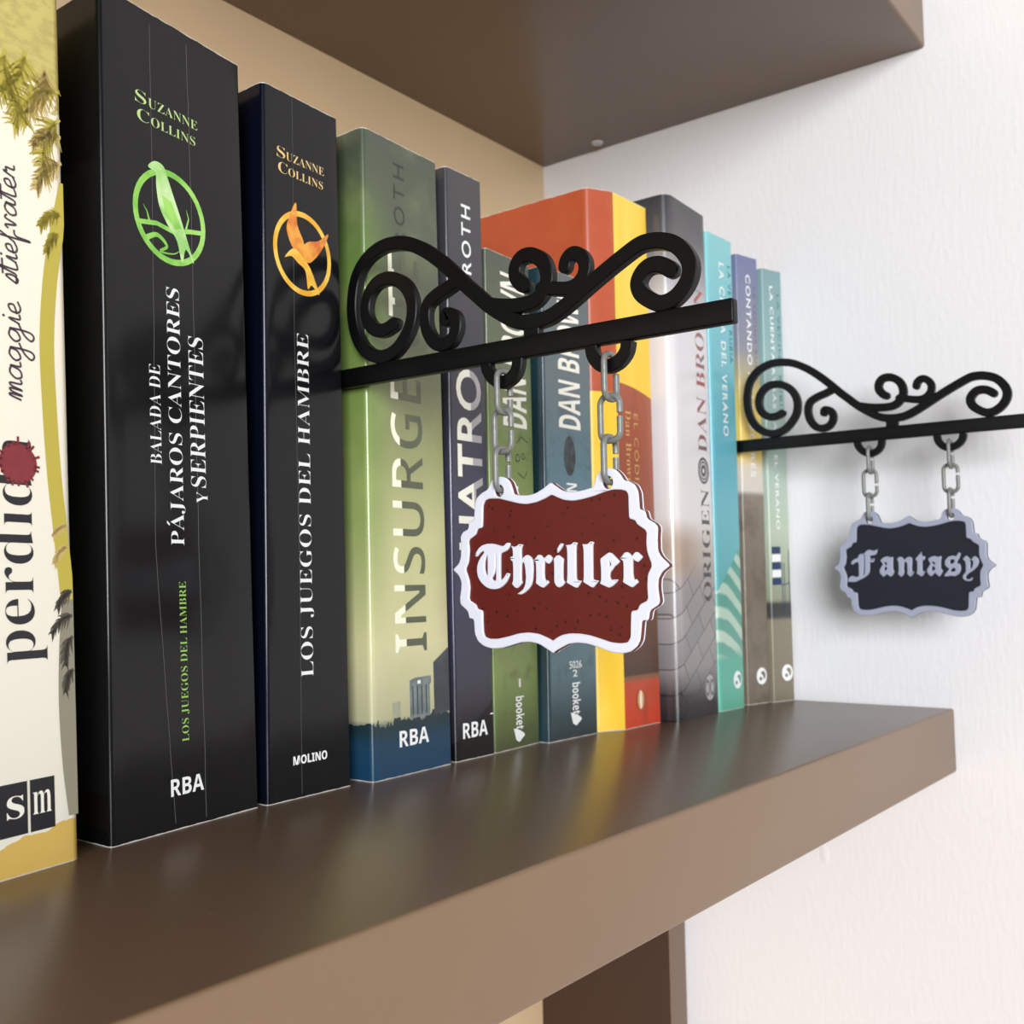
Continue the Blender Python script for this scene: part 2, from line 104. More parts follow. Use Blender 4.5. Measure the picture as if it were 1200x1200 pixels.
class Mat:
    def __init__(self, name, rough=0.5, spec=0.5, metal=0.0):
        self.m = bpy.data.materials.new(name)
        self.m.use_nodes = True
        self.n, self.l = self.m.node_tree.nodes, self.m.node_tree.links
        self.b = self.n['Principled BSDF']
        self.b.inputs['Roughness'].default_value = rough
        self.b.inputs['Specular IOR Level'].default_value = spec
        self.b.inputs['Metallic'].default_value = metal
        t = self.n.new('ShaderNodeTexCoord')
        s = self.n.new('ShaderNodeVectorMath'); s.operation = 'SCALE'
        s.inputs[3].default_value = 100.0
        self.l.new(t.outputs['Object'], s.inputs[0])
        self.co = s.outputs[0]                      # object coordinates in cm
        x = self.n.new('ShaderNodeSeparateXYZ')
        self.l.new(self.co, x.inputs[0])
        self.x, self.y, self.z = x.outputs

    def put(self, sock, v):
        if hasattr(v, 'is_output'):
            self.l.new(v, sock)
        else:
            sock.default_value = v

    def math(self, op, a, b=0.0, c=0.0, clamp=False):
        n = self.n.new('ShaderNodeMath'); n.operation = op; n.use_clamp = clamp
        self.put(n.inputs[0], a); self.put(n.inputs[1], b); self.put(n.inputs[2], c)
        return n.outputs[0]

    def step(self, v, e0, e1):
        n = self.n.new('ShaderNodeMapRange')
        n.interpolation_type = 'SMOOTHSTEP'
        self.put(n.inputs[0], v); self.put(n.inputs[1], e0); self.put(n.inputs[2], e1)
        return n.outputs[0]

    def mix(self, f, a, b):
        n = self.n.new('ShaderNodeMix'); n.data_type = 'RGBA'
        self.put(n.inputs[0], f); self.put(n.inputs[6], a); self.put(n.inputs[7], b)
        return n.outputs[2]

    def ramp(self, v, lo, hi, stops):
        n = self.n.new('ShaderNodeMapRange')
        self.put(n.inputs[0], v); n.inputs[1].default_value = lo; n.inputs[2].default_value = hi
        r = self.n.new('ShaderNodeValToRGB')
        e = r.color_ramp.elements
        e[0].position = (stops[0][0] - lo) / (hi - lo); e[0].color = stops[0][1]
        e[1].position = (stops[-1][0] - lo) / (hi - lo); e[1].color = stops[-1][1]
        for p, c in stops[1:-1]:
            k = e.new((p - lo) / (hi - lo)); k.color = c
        self.l.new(n.outputs[0], r.inputs[0])
        return r.outputs[0]

    def noise(self, scale, detail=3.0, rough=0.5, stretch=(1, 1, 1), out=0, dist=0.0):
        v = self.n.new('ShaderNodeVectorMath'); v.operation = 'MULTIPLY'
        self.l.new(self.co, v.inputs[0]); v.inputs[1].default_value = stretch
        n = self.n.new('ShaderNodeTexNoise')
        self.l.new(v.outputs[0], n.inputs['Vector'])
        n.inputs['Scale'].default_value = scale; n.inputs['Detail'].default_value = detail
        n.inputs['Roughness'].default_value = rough; n.inputs['Distortion'].default_value = dist
        return n.outputs[out]

    def specks(self, scale, radius, stretch=(1, 1, 1)):
        v = self.n.new('ShaderNodeVectorMath'); v.operation = 'MULTIPLY'
        self.l.new(self.co, v.inputs[0]); v.inputs[1].default_value = stretch
        n = self.n.new('ShaderNodeTexVoronoi')
        self.l.new(v.outputs[0], n.inputs['Vector'])
        n.inputs['Scale'].default_value = scale
        return self.step(n.outputs['Distance'], radius, radius * 0.5)

    def color(self, c):
        self.put(self.b.inputs['Base Color'], c); return self

    def bump(self, h, strength=0.3, dist=0.02):
        n = self.n.new('ShaderNodeBump')
        n.inputs['Strength'].default_value = strength
        n.inputs['Distance'].default_value = dist * S
        self.put(n.inputs['Height'], h)
        self.l.new(n.outputs[0], self.b.inputs['Normal'])
        return self


def plain(name, rgb, rough=0.4, spec=0.5):
    return Mat(name, rough, spec).color(srgb(*rgb)).m


# ------------------------------------------------------------------ mesh helpers
def link(name, verts, faces, mats, parent=None, fmat=None, smooth=None, loc=None):
    """verts in cm (local), linked as ONE mesh object."""
    me = bpy.data.meshes.new(name)
    me.from_pydata([(v[0] * S, v[1] * S, v[2] * S) for v in verts], [], faces)
    for m in mats:
        me.materials.append(m)
    if fmat:
        me.polygons.foreach_set('material_index', fmat)
    if smooth is not None:
        me.polygons.foreach_set('use_smooth', [True] * len(me.polygons))
        me.set_sharp_from_angle(angle=math.radians(smooth))
    me.update()
    o = bpy.data.objects.new(name, me)
    COL.objects.link(o)
    if loc:
        o.location = Vector(loc) * S
    if parent:
        o.parent = parent
    return o


def recalc(o):
    bm = bmesh.new(); bm.from_mesh(o.data)
    bmesh.ops.recalc_face_normals(bm, faces=bm.faces[:])
    bm.to_mesh(o.data); bm.free()
    return o


def thing(name, label, cat, loc, group=None):
    o = bpy.data.objects.new(name, None)
    o.empty_display_size = 0.02
    COL.objects.link(o)
    o.location = Vector(loc) * S
    o['label'] = label; o['category'] = cat
    if group:
        o['group'] = group
    return o


def box_geo(x0, x1, y0, y1, z0, z1, bev=0.0):
    """box whose edges are bevelled by bev; returns verts, faces"""
    bm = bmesh.new()
    bmesh.ops.create_cube(bm, size=1.0)
    for v in bm.verts:
        v.co = Vector(((x0 + x1) / 2 + v.co.x * (x1 - x0), (y0 + y1) / 2 + v.co.y * (y1 - y0), (z0 + z1) / 2 + v.co.z * (z1 - z0)))
    if bev:
        bmesh.ops.bevel(bm, geom=bm.edges[:], offset=bev, segments=3, affect='EDGES', profile=0.5)
    bm.verts.index_update()
    vs = [tuple(v.co) for v in bm.verts]
    fs = [[v.index for v in f.verts] for f in bm.faces]
    bm.free()
    return vs, fs


def box(name, x0, x1, y0, y1, z0, z1, mat, parent=None, bev=0.0):
    off = Vector(parent.location) / S if parent else Vector((0, 0, 0))
    vs, fs = box_geo(x0 - off.x, x1 - off.x, y0 - off.y, y1 - off.y, z0 - off.z, z1 - off.z, bev)
    o = link(name, vs, fs, mat if isinstance(mat, list) else [mat], parent, smooth=40 if bev else None)
    if isinstance(mat, list):                       # board: faces in the first material, front edge banded in the second
        for p in o.data.polygons:
            p.material_index = 1 if p.normal.y < -0.05 else 0
    return o


def spline(pts, n=5, closed=False):
    """Catmull-Rom resampling of a polyline"""
    P = [Vector(p) for p in pts]; out = []
    m = len(P)
    rng = range(m) if closed else range(m - 1)
    for i in rng:
        if closed:
            a, b, c, d = P[(i - 1) % m], P[i], P[(i + 1) % m], P[(i + 2) % m]
        else:
            a, b, c, d = P[max(i - 1, 0)], P[i], P[i + 1], P[min(i + 2, m - 1)]
        for k in range(n):
            t = k / n
            out.append(0.5 * ((2 * b) + (c - a) * t + (2 * a - 5 * b + 4 * c - d) * t * t + (3 * b - 3 * c + d - a) * t ** 3))
    if not closed:
        out.append(P[-1].copy())
    return out


def chaikin(pts):
    out = []
    for i in range(len(pts)):
        a, b = Vector(pts[i]), Vector(pts[(i + 1) % len(pts)])
        out += [a.lerp(b, 0.16), a.lerp(b, 0.84)]
    return out


# ------------------------------------------------------------------ lettering
def mathfont(s, base):
    o = ''
    for c in s:
        if 'A' <= c <= 'Z':
            o += chr(base + ord(c) - 65)
        elif 'a' <= c <= 'z':
            o += chr(base + 26 + ord(c) - 97)
        else:
            o += c
    return o


STYLE = {'sans': None, 'serif': 0x1D400, 'italic': 0x1D468, 'script': 0x1D4D0, 'bold': 0x1D5D4}


def glyphs(body, style='sans', weight=0.0, spacing=1.0):
    """flat lettering scaled into a unit box: verts [(x, y)], faces"""
    cu = bpy.data.curves.new('lettering', 'FONT')
    cu.body = body if STYLE[style] is None else mathfont(body, STYLE[style])
    cu.size = 1.0
    cu.offset = weight
    cu.space_character = spacing
    cu.resolution_u = 4
    o = bpy.data.objects.new('lettering', cu)
    COL.objects.link(o)
    dg = bpy.context.evaluated_depsgraph_get()
    dg.update()
    me = bpy.data.meshes.new_from_object(o.evaluated_get(dg))
    vs = [(v.co.x, v.co.y) for v in me.vertices]
    fs = [list(p.vertices) for p in me.polygons]
    bpy.data.objects.remove(o); bpy.data.curves.remove(cu); bpy.data.meshes.remove(me)
    x0 = min(v[0] for v in vs); x1 = max(v[0] for v in vs)
    y0 = min(v[1] for v in vs); y1 = max(v[1] for v in vs)
    return [((x - x0) / (x1 - x0), (y - y0) / (y1 - y0)) for x, y in vs], fs


def accent(g, x, w=0.012, y0=1.06, y1=1.24):
    """adds an acute accent above the capital at relative position x"""
    vs, fs = g
    n = len(vs)
    vs = vs + [(x - w * 0.4, y0), (x + w * 0.3, y0), (x + w * 1.3, y1), (x + w * 0.4, y1)]
    return vs, fs + [[n, n + 1, n + 2, n + 3]]


# ------------------------------------------------------------------ books
class Book:
    """a paperback: cover (with everything printed on it) and page block"""

    def __init__(self, k, label, mat, depth=13.2, rl=0.14, rr=0.1, chamfer=None, mats=()):
        b = BOOKS[k]
        self.b = b; self.k = k
        self.h = b['h']; self.l, self.r = b['l'], b['r']
        self.w = self.r[0] - self.l[0]
        self.dy = self.r[1] - self.l[1]
        self.D = depth; self.rl, self.rr, self.ch = rl, rr, chamfer
        self.root = thing('paperback_book', label, 'book', (self.l[0], self.l[1], 0), 'books standing in a row on the shelf')
        self.vs, self.fs, self.fm = [], [], []
        self.mats = [mat]
        self.paper = None
        self.shell()

    def lean(self, x, z):
        u = min(max(x / self.w, 0), 1)
        return (self.b['ls'] * (1 - u) + self.b['rs'] * u) * z / self.h

    def at(self, x, y, z):
        return (x + self.lean(x, z), y, z)

    def outline(self, t):
        """plan of the cover at inset t: open U from the back of the left cover to the back of the right one"""
        w, dy, D = self.w, self.dy, self.D
        pts = []
        if self.ch:
            cx, cy = self.ch
            pts += [(-cx + t, D), (-cx + t, cy + 0.25 + t * 0.4), (-cx + 0.03 + t, cy + 0.08 + t * 0.5), (-cx + 0.12 + t * 0.8, cy - 0.05 + t)]
            pts += [(-0.25 + t * 0.6, 0.14 + t), (-0.08 + t * 0.3, 0.04 + t), (0.04, t)]
        else:
            r = max(self.rl - t, 0.02)
            pts.append((t, D))
            for i in range(7):
                a = math.pi + i / 6 * math.pi / 2
                pts.append((t + r + r * math.cos(a), t + r + r * math.sin(a)))
        n = 8
        x0 = pts[-1][0]; x1 = w - t - max(self.rr - t, 0.02)
        for i in range(1, n):
            pts.append((x0 + (x1 - x0) * i / n, t))
        r = max(self.rr - t, 0.02)
        for i in range(7):
            a = 1.5 * math.pi + i / 6 * math.pi / 2
            pts.append((w - t - r + r * math.cos(a), t + r + r * math.sin(a)))
        pts.append((w - t, D + self.dy * 0))
        return [(x, y + dy * min(max(x / w, 0), 1) * (1 if y < D * 0.9 else 0)) for x, y in pts]

    def shell(self):
        t = 0.045
        o, i = self.outline(0), self.outline(t)
        n = len(o)
        V, F = self.vs, self.fs
        rows = 6
        for ring in (o, i):
            for q in range(rows):
                z = 0.0 + self.h * q / (rows - 1)
                V += [self.at(x, y, z) for x, y in ring]
        R = lambda s, q, j: (s * rows + q) * n + j
        for j in range(n - 1):
            for q in range(rows - 1):
                F.append([R(0, q, j), R(0, q, j + 1), R(0, q + 1, j + 1), R(0, q + 1, j)])
                F.append([R(1, q, j + 1), R(1, q, j), R(1, q + 1, j), R(1, q + 1, j + 1)])
            F.append([R(0, 0, j + 1), R(0, 0, j), R(1, 0, j), R(1, 0, j + 1)])
            F.append([R(0, rows - 1, j), R(0, rows - 1, j + 1), R(1, rows - 1, j + 1), R(1, rows - 1, j)])
        for j, s in ((0, 1), (n - 1, -1)):
            for q in range(rows - 1):
                f = [R(0, q, j), R(0, q + 1, j), R(1, q + 1, j), R(1, q, j)]
                F.append(f if s == 1 else f[::-1])
        self.fm += [0] * len(F)

    def slot(self, m):
        if m not in self.mats:
            self.mats.append(m)
        return self.mats.index(m)

    def pt(self, u, z, off=0.008):
        x = u * self.w
        return self.at(x, self.dy * u - off, z)

    def poly(self, pts, mat, off=0.006):
        """flat printed shape on the spine, points (u, z)"""
        n = len(self.vs)
        self.vs += [self.pt(u, z, off) for u, z in pts]
        for tri in tessellate_polygon([[Vector((u * self.w, z, 0)) for u, z in pts]]):
            a, b, c = [pts[i] for i in tri]
            cr = (b[0] - a[0]) * (c[1] - a[1]) - (b[1] - a[1]) * (c[0] - a[0])
            self.fs.append([n + i for i in (tri if cr > 0 else tri[::-1])])
            self.fm.append(self.slot(mat))

    def text(self, g, boxv, mat, way='up', off=0.008):
        vs, fs = g
        u0, z0, u1, z1 = boxv
        n = len(self.vs)
        for tx, ty in vs:
            if way == 'up':
                u, z = u0 + (u1 - u0) * (1 - ty), z0 + (z1 - z0) * tx
            elif way == 'down':
                u, z = u0 + (u1 - u0) * ty, z0 + (z1 - z0) * tx
            else:
                u, z = u0 + (u1 - u0) * tx, z1 + (z0 - z1) * ty
            self.vs.append(self.pt(u, z, off))
        s = self.slot(mat)
        for f in fs:
            self.fs.append([n + i for i in f])
            self.fm.append(s)

    def small_caps(self, word, boxv, mat, frac):
        """horizontal lettering with a taller first letter"""
        u0, zt, u1, zb = boxv
        us = u0 + (u1 - u0) * frac
        self.text(glyphs(word[0], 'serif', -0.012), (u0, zt, us, zb), mat, 'h')
        self.text(glyphs(word[1:], 'serif', -0.012), (us + 0.012, zb + (zt - zb) * 0.76, u1, zb), mat, 'h')

    def stroke(self, pts, mat, w, off=0.007, taper=False):
        """printed line through (u, z) points, width w in cm"""
        P = [Vector((u * self.w, z)) for u, z in pts]
        L, Rr = [], []
        for i, p in enumerate(P):
            d = (P[min(i + 1, len(P) - 1)] - P[max(i - 1, 0)])
            d = d.normalized() if d.length > 0 else Vector((0, 1))
            nn = Vector((-d.y, d.x))
            k = w / 2
            if taper:
                k *= max(0.12, 1 - i / (len(P) - 1))
            L.append(p + nn * k); Rr.append(p - nn * k)
        n = len(self.vs)
        for p in L + Rr:
            self.vs.append(self.pt(p.x / self.w, p.y, off))
        m = len(P)
        s = self.slot(mat)
        for i in range(m - 1):
            self.fs.append([n + i, n + m + i, n + m + i + 1, n + i + 1]); self.fm.append(s)

    def disc(self, u, z, ru, rz, mat, off=0.006, inner=0.0, a0=0, a1=2 * math.pi, seg=40):
        n = len(self.vs)
        s = self.slot(mat)
        for i in range(seg + 1):
            a = a0 + (a1 - a0) * i / seg
            for k in (inner, 1.0):
                self.vs.append(self.pt(u + ru * k * math.cos(a) / self.w, z + rz * k * math.sin(a), off))
        for i in range(seg):
            self.fs.append([n + 2 * i, n + 2 * i + 1, n + 2 * i + 3, n + 2 * i + 2]); self.fm.append(s)

    def finish(self):
        c = link('cover', self.vs, self.fs, self.mats, self.root, self.fm, smooth=35)
        # page block: a solid of paper between the two covers
        x0 = (-self.ch[0] if self.ch else 0) + 0.06
        x1 = self.w - 0.06
        y0 = max(self.rl, self.rr, 0.12) + max(self.dy, 0) + (self.ch[1] if self.ch else 0)
        V, F = [], []
        for z in (0.03, self.h - 0.03):
            for x, y in ((x0, y0), (x1, y0), (x1, self.D - 0.15), (x0, self.D - 0.15)):
                V.append(self.at(x, y, z))
        F = [[3, 2, 1, 0], [4, 5, 6, 7], [0, 1, 5, 4], [1, 2, 6, 5], [2, 3, 7, 6], [3, 0, 4, 7]]
        link('page_block', V, F, [PAPER], self.root)
        return c


def worn(M, base, h, edge=srgb(205, 200, 190), amt=0.05):
    """bare paper along the rubbed top and bottom edges of a cover"""
    n = M.noise(2.2, 4, 0.6)
    a = M.math('ADD', M.math('MULTIPLY', n, amt * 1.6), -amt * 0.35)
    lo = M.math('LESS_THAN', M.z, a)
    a2 = M.math('ADD', M.math('MULTIPLY', n, amt * 1.6), -amt * 0.45)
    hi = M.math('GREATER_THAN', M.z, M.math('SUBTRACT', h, a2))
    return M.mix(M.math('MAXIMUM', lo, hi), base, edge)


def cover_mat(name, h, colour, rough=0.22, wob=0.12, edge=True, spec=0.5):
    """colour: function(Mat) -> base colour socket or rgba"""
    M = Mat(name, rough, spec)
    c = colour(M)
    if edge:
        c = worn(M, c, h)
    M.color(c)
    M.bump(M.noise(0.8, 3, 0.55, (1, 1, 0.5)), wob, 0.06)
    return M.m


# ------------------------------------------------------------------ materials of the room
def laminate(name, rgb, rough=0.32, dust=False, spec=0.5):
    M = Mat(name, rough, spec)
    n = M.noise(0.12, 3)
    base = M.mix(n, srgb(*[c * 0.96 for c in rgb]), srgb(*[min(255, c * 1.04) for c in rgb]))
    if dust:
        base = M.mix(M.math('MULTIPLY', M.specks(1.1, 0.035), 0.5), base, srgb(200, 190, 175))
    M.color(base)
    M.bump(M.noise(14, 2), 0.05, 0.01)
    return M.m


EDGE = laminate('taupe_edge_band', (127, 100, 73), 0.36)
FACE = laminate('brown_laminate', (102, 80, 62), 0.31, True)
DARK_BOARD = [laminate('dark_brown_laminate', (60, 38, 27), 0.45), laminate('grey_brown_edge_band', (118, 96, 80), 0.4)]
SHELF = [FACE, EDGE]
SHELF_BACK = laminate('beige_laminate', (222, 193, 152), 0.45)
PAPER = plain('page_paper', (225, 215, 195), 0.8)

Mw = Mat('white_wall_paint', 0.65, 0.3)
Mw.color(Mw.mix(Mw.noise(0.05, 2), srgb(226, 224, 224), srgb(234, 232, 232)))
hn = Mw.noise(3.2, 3, 0.5, (1, 1.3, 0.4))
chip = Mw.math('SQRT', Mw.math('ADD', Mw.math('POWER', Mw.math('ADD', Mw.y, 1.2), 2.0), Mw.math('POWER', Mw.math('MULTIPLY', Mw.math('ADD', Mw.z, 8.0), 0.6), 2.0)))
hw = Mw.math('ADD', Mw.math('POWER', hn, 2.0), Mw.math('MULTIPLY', Mw.step(chip, 0.32, 0.08), 1.6))   # a small chip in the plaster
Mw.bump(hw, 0.28, 0.09)
WALL = Mw.m

# ------------------------------------------------------------------ setting
def structure(o):
    o['kind'] = 'structure'
    return o


structure(box('wall_right', XE, XE + 10, -160, 40, -120, 150, WALL))
structure(box('back_panel', -300, XE, YB, YB + 10, -120, 150, SHELF_BACK))  # beige back panel of the bookcase, carried on past the shelves like a wall
structure(box('floor', -300, XE + 10, -160, 40, -130, -120, plain('floor_boards', (140, 110, 85), 0.4)))

# ------------------------------------------------------------------ shelving
XL = -75
lower = thing('shelf_board', 'brown shelf board carrying the books, its taupe front edge fully in view', 'shelf', (0, YB, -TH), 'thick brown shelf boards')
box('board', XL, XE - 0.02, YF, YB - 0.02, -TH, 0, SHELF, lower, 0.12)
upper = thing('shelf_board', 'brown shelf board above the books, seen from below', 'shelf', (0, YB, ZU), 'thick brown shelf boards')
box('board', XL, XE - 0.02, YF, YB - 0.02, ZU, ZU + TH, SHELF, upper, 0.12)
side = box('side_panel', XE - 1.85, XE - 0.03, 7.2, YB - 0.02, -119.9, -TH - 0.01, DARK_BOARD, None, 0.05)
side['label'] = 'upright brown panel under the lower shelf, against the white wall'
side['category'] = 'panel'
# small round screw under the upper shelf
V, F = [], []
prof = [(0.0, -0.02), (0.07, -0.05), (0.08, -0.13), (0.22, -0.14), (0.32, -0.1), (0.36, -0.02), (0.38, 0.02)]
SEG = 20
for r, z in prof:
    for i in range(SEG):
        a = 2 * math.pi * i / SEG
        V.append((36.49 + r * math.cos(a), 11.3 - YB + r * math.sin(a), z))
for q in range(len(prof) - 1):
    for i in range(SEG):
        j = (i + 1) % SEG
        F.append([q * SEG + i, q * SEG + j, (q + 1) * SEG + j, (q + 1) * SEG + i])
sc = recalc(link('screw', V, F, [plain('screw_metal', (190, 190, 190), 0.3)], upper, smooth=50))
sc['label'] = 'pale round screw head under the upper shelf'

# ------------------------------------------------------------------ prints
WHITE = plain('white_print', (238, 238, 236), 0.35)
CREAM = plain('cream_print', (240, 236, 222), 0.35)
LIME = plain('lime_print', (150, 196, 92), 0.35)
PALE_LIME = plain('pale_lime_print', (188, 214, 140), 0.35)
GOLDTXT = plain('gold_print', (232, 200, 130), 0.35)
DARKTXT = plain('dark_print', (52, 56, 48), 0.4)
BLACK = plain('black_print', (22, 22, 28), 0.35)
GREYLINE = plain('crease_grey', (92, 90, 88), 0.6)


def two_tone(name, pale, dim, x_at, slope, z_at):
    M = Mat(name, 0.35)
    edge = M.math('ADD', x_at, M.math('MULTIPLY', M.math('SUBTRACT', M.z, z_at), slope))
    f = M.step(M.x, M.math('SUBTRACT', edge, 0.02), M.math('ADD', edge, 0.02))
    dimc = M.mix(M.noise(0.9, 2), srgb(*[c * 0.85 for c in dim]), srgb(*[min(255, c * 1.1) for c in dim]))
    return M.color(M.mix(f, srgb(*pale), dimc)).m


def duo(name, a, b, scale=1.2):
    M = Mat(name, 0.35)
    return M.color(M.mix(M.step(M.noise(scale, 3), 0.35, 0.65), srgb(*a), srgb(*b))).m


def frond(bk, u, z, ang, ln, mat, droop=0.5, dens=26):
    """a palm leaf printed on the spine"""
    u = min(u, 0.975)
    pts = []
    for i in range(9):
        t = i / 8
        a = ang - droop * t * (1 if math.cos(ang) > 0 else -1)
        pts.append((u + ln * t * math.cos(a) / bk.w, z + ln * t * math.sin(a)))
    bk.stroke(pts, mat, 0.09, 0.009, True)
    for i in range(dens):
        t = 0.1 + 0.9 * i / dens
        j = min(int(t * 8), 7)
        f = t * 8 - j
        pu = pts[j][0] + (pts[j + 1][0] - pts[j][0]) * f
        pz = pts[j][1] + (pts[j + 1][1] - pts[j][1]) * f
        side = (1 if math.cos(ang) > 0 else -1)
        for sgn in (-1, 1):
            a2 = ang - droop * t * side + sgn * (0.9 + random.uniform(-0.2, 0.2))
            l2 = ln * 0.34 * (1 - 0.55 * t) * random.uniform(0.8, 1.2)
            q = [(pu, pz), (pu + l2 * 0.55 * math.cos(a2) / bk.w, pz + l2 * 0.55 * math.sin(a2) - 0.02),
                 (pu + l2 * math.cos(a2) / bk.w, pz + l2 * math.sin(a2) - 0.1)]
            q = [(min(a_, 0.985), b_) for a_, b_ in q]
            bk.stroke(q, mat, 0.09, 0.009, True)


def ring_shape(cx, cz, pts, w):
    """points given in cm around (cx, cz) -> (u, z)"""
    return [(cx + x / w, cz + z) for x, z in pts]


# ---- cream book at the far left
def c0(M):
    cream = M.ramp(M.z, 0, 22.6, [(0.0, srgb(226, 222, 205)), (6, srgb(240, 234, 215)), (14, srgb(250, 241, 218)), (22.6, srgb(252, 243, 220))])
    n = M.noise(1.1, 4, 0.6)
    e = M.math('ADD', 0.55, M.math('MULTIPLY', M.x, 0.12))
    e = M.math('ADD', e, M.math('MULTIPLY', M.math('SUBTRACT', n, 0.5), 0.55))
    top = M.math('GREATER_THAN', M.z, M.math('ADD', 18.6, M.math('MULTIPLY', M.math('SUBTRACT', M.noise(1.6, 3), 0.5), 3.0)))
    leaf = M.mix(M.step(M.noise(2.5, 4, 0.6, (1, 1, 2)), 0.4, 0.62), srgb(200, 184, 84), srgb(178, 164, 68))
    cream = M.mix(M.math('MULTIPLY', top, 0.9), cream, leaf)
    return M.mix(M.math('LESS_THAN', M.z, e), cream, srgb(208, 174, 88))


b = Book(0, 'cream paperback with printed palm trees and a dark red blot, leftmost in the row', cover_mat('cream_palm_cover', 22.6, c0, 0.35, 0.06), rl=0.2, rr=0.25)
OLIVE = plain('olive_print', (192, 176, 66), 0.4)
STRAW = plain('straw_print', (204, 178, 104), 0.4)
KHAKI = plain('khaki_print', (142, 138, 116), 0.4)
BROWNLEAF = plain('brown_leaf_print', (84, 76, 64), 0.4)
INK = plain('violet_ink_print', (62, 50, 62), 0.4)
BLOOD = duo('dark_red_print', (112, 24, 34), (134, 40, 48))
TRUNK = [(0.955, 16.6), (0.86, 15.2), (0.80, 14.0), (0.765, 12.5), (0.775, 10.9), (0.80, 9.3), (0.845, 7.7), (0.885, 6.3)]
tl_ = [tuple(p) for p in spline(TRUNK, 4)]
b.poly(tl_ + [(min(u + 0.115, 0.985), z) for u, z in tl_[::-1]], OLIVE, 0.006)
gl_ = [tuple(p) for p in spline([(0.90, 6.5), (0.865, 5.2), (0.85, 3.8), (0.87, 2.3), (0.91, 1.1)], 4)]
b.poly(gl_ + [(0.985, z) for u, z in gl_[::-1]], KHAKI, 0.005)
for (u, z, a, ln, m) in [(1.0, 18.9, math.pi + 0.25, 1.9, OLIVE), (0.97, 18.2, math.pi + 0.75, 1.7, OLIVE), (0.7, 19.5, -math.pi / 2, 1.6, OLIVE), (0.55, 19.3, -math.pi / 2 - 0.2, 1.7, OLIVE), (0.85, 19.4, -math.pi / 2 + 0.2, 1.5, STRAW),
                         (0.99, 17.75, math.pi - 0.02, 0.95, STRAW), (0.99, 17.1, math.pi + 0.35, 1.15, STRAW), (0.97, 15.8, math.pi + 0.1, 0.8, OLIVE), (0.95, 15.3, math.pi + 0.45, 0.7, OLIVE)]:
    frond(b, u, z, a, ln, m, 0.55)
for (u, z, a, ln) in [(0.95, 8.1, math.pi + 0.1, 0.5), (0.95, 7.6, math.pi + 0.35, 0.6)]:
    frond(b, u, z, a, ln, STRAW, 0.5, 8)
for (u, z, a, ln) in [(0.99, 6.5, math.pi + 0.2, 0.6), (0.99, 5.9, math.pi + 0.05, 0.75), (0.99, 5.4, math.pi + 0.7, 0.75), (0.99, 4.6, math.pi + 0.6, 0.6)]:
    frond(b, u, z, a, ln, BROWNLEAF, 0.6, 12)
# handwritten line, drawn as one pen stroke per letter: x runs along the word, y is height (1 = x-height)
PEN = {'m': [(0, .1), (.15, .9), (.25, .95), (.2, 0), (.35, .8), (.5, .95), (.45, 0), (.6, .8), (.75, .95), (.75, .1), (.95, .15)],
       'a': [(.6, .85), (.3, .95), (.05, .5), (.15, .05), (.45, .2), (.62, .9), (.62, .15), (.85, .15)],
       'g': [(.6, .85), (.3, .95), (.05, .5), (.2, .1), (.5, .35), (.62, .9), (.6, -.6), (.4, -1.0), (.2, -.75), (.45, -.2), (.9, .2)],
       'i': [(0, .1), (.2, .95), (.22, .1), (.45, .15)],
       'e': [(0, .3), (.4, .55), (.35, .95), (.1, .75), (.08, .2), (.3, .02), (.6, .25)],
       's': [(0, .1), (.3, 1.0), (.4, .5), (.25, .02), (.05, .12), (.5, .15)],
       't': [(0, .2), (.25, 1.8), (.22, .2), (.4, .05), (.6, .2)],
       'f': [(0, .2), (.4, 1.5), (.3, 1.8), (.2, 1.4), (.25, -.9), (.3, -.9), (.35, .1), (.65, .25)],
       'v': [(0, .7), (.15, .95), (.3, .05), (.5, .95), (.7, .8)],
       'r': [(0, .1), (.2, 1.0), (.25, .75), (.42, .8), (.42, .15), (.65, .15)]}


def pen(bk, word, z0, z1, ubase, xh, mat, w):
    adv = [max(p[0] for p in PEN[c]) for c in word]
    k = (z1 - z0) / sum(adv)
    x = 0
    for c, a_ in zip(word, adv):
        P_ = spline(PEN[c], 5)
        bk.stroke([(ubase - p.y * xh / bk.w, z0 + (x + p.x) * k) for p in P_], mat, w, 0.01)
        x += a_ * 0.99
        if c == 'i':
            bk.disc(ubase - 1.35 * xh / bk.w, z0 + (x - 0.2) * k, 0.035, 0.035, mat, 0.01, 0.0, 0, 6.2832, 8)
        if c == 't':
            bk.stroke([(ubase - 1.25 * xh / bk.w, z0 + (x - 0.75) * k), (ubase - 1.3 * xh / bk.w, z0 + (x + 0.05) * k)], mat, w, 0.01)


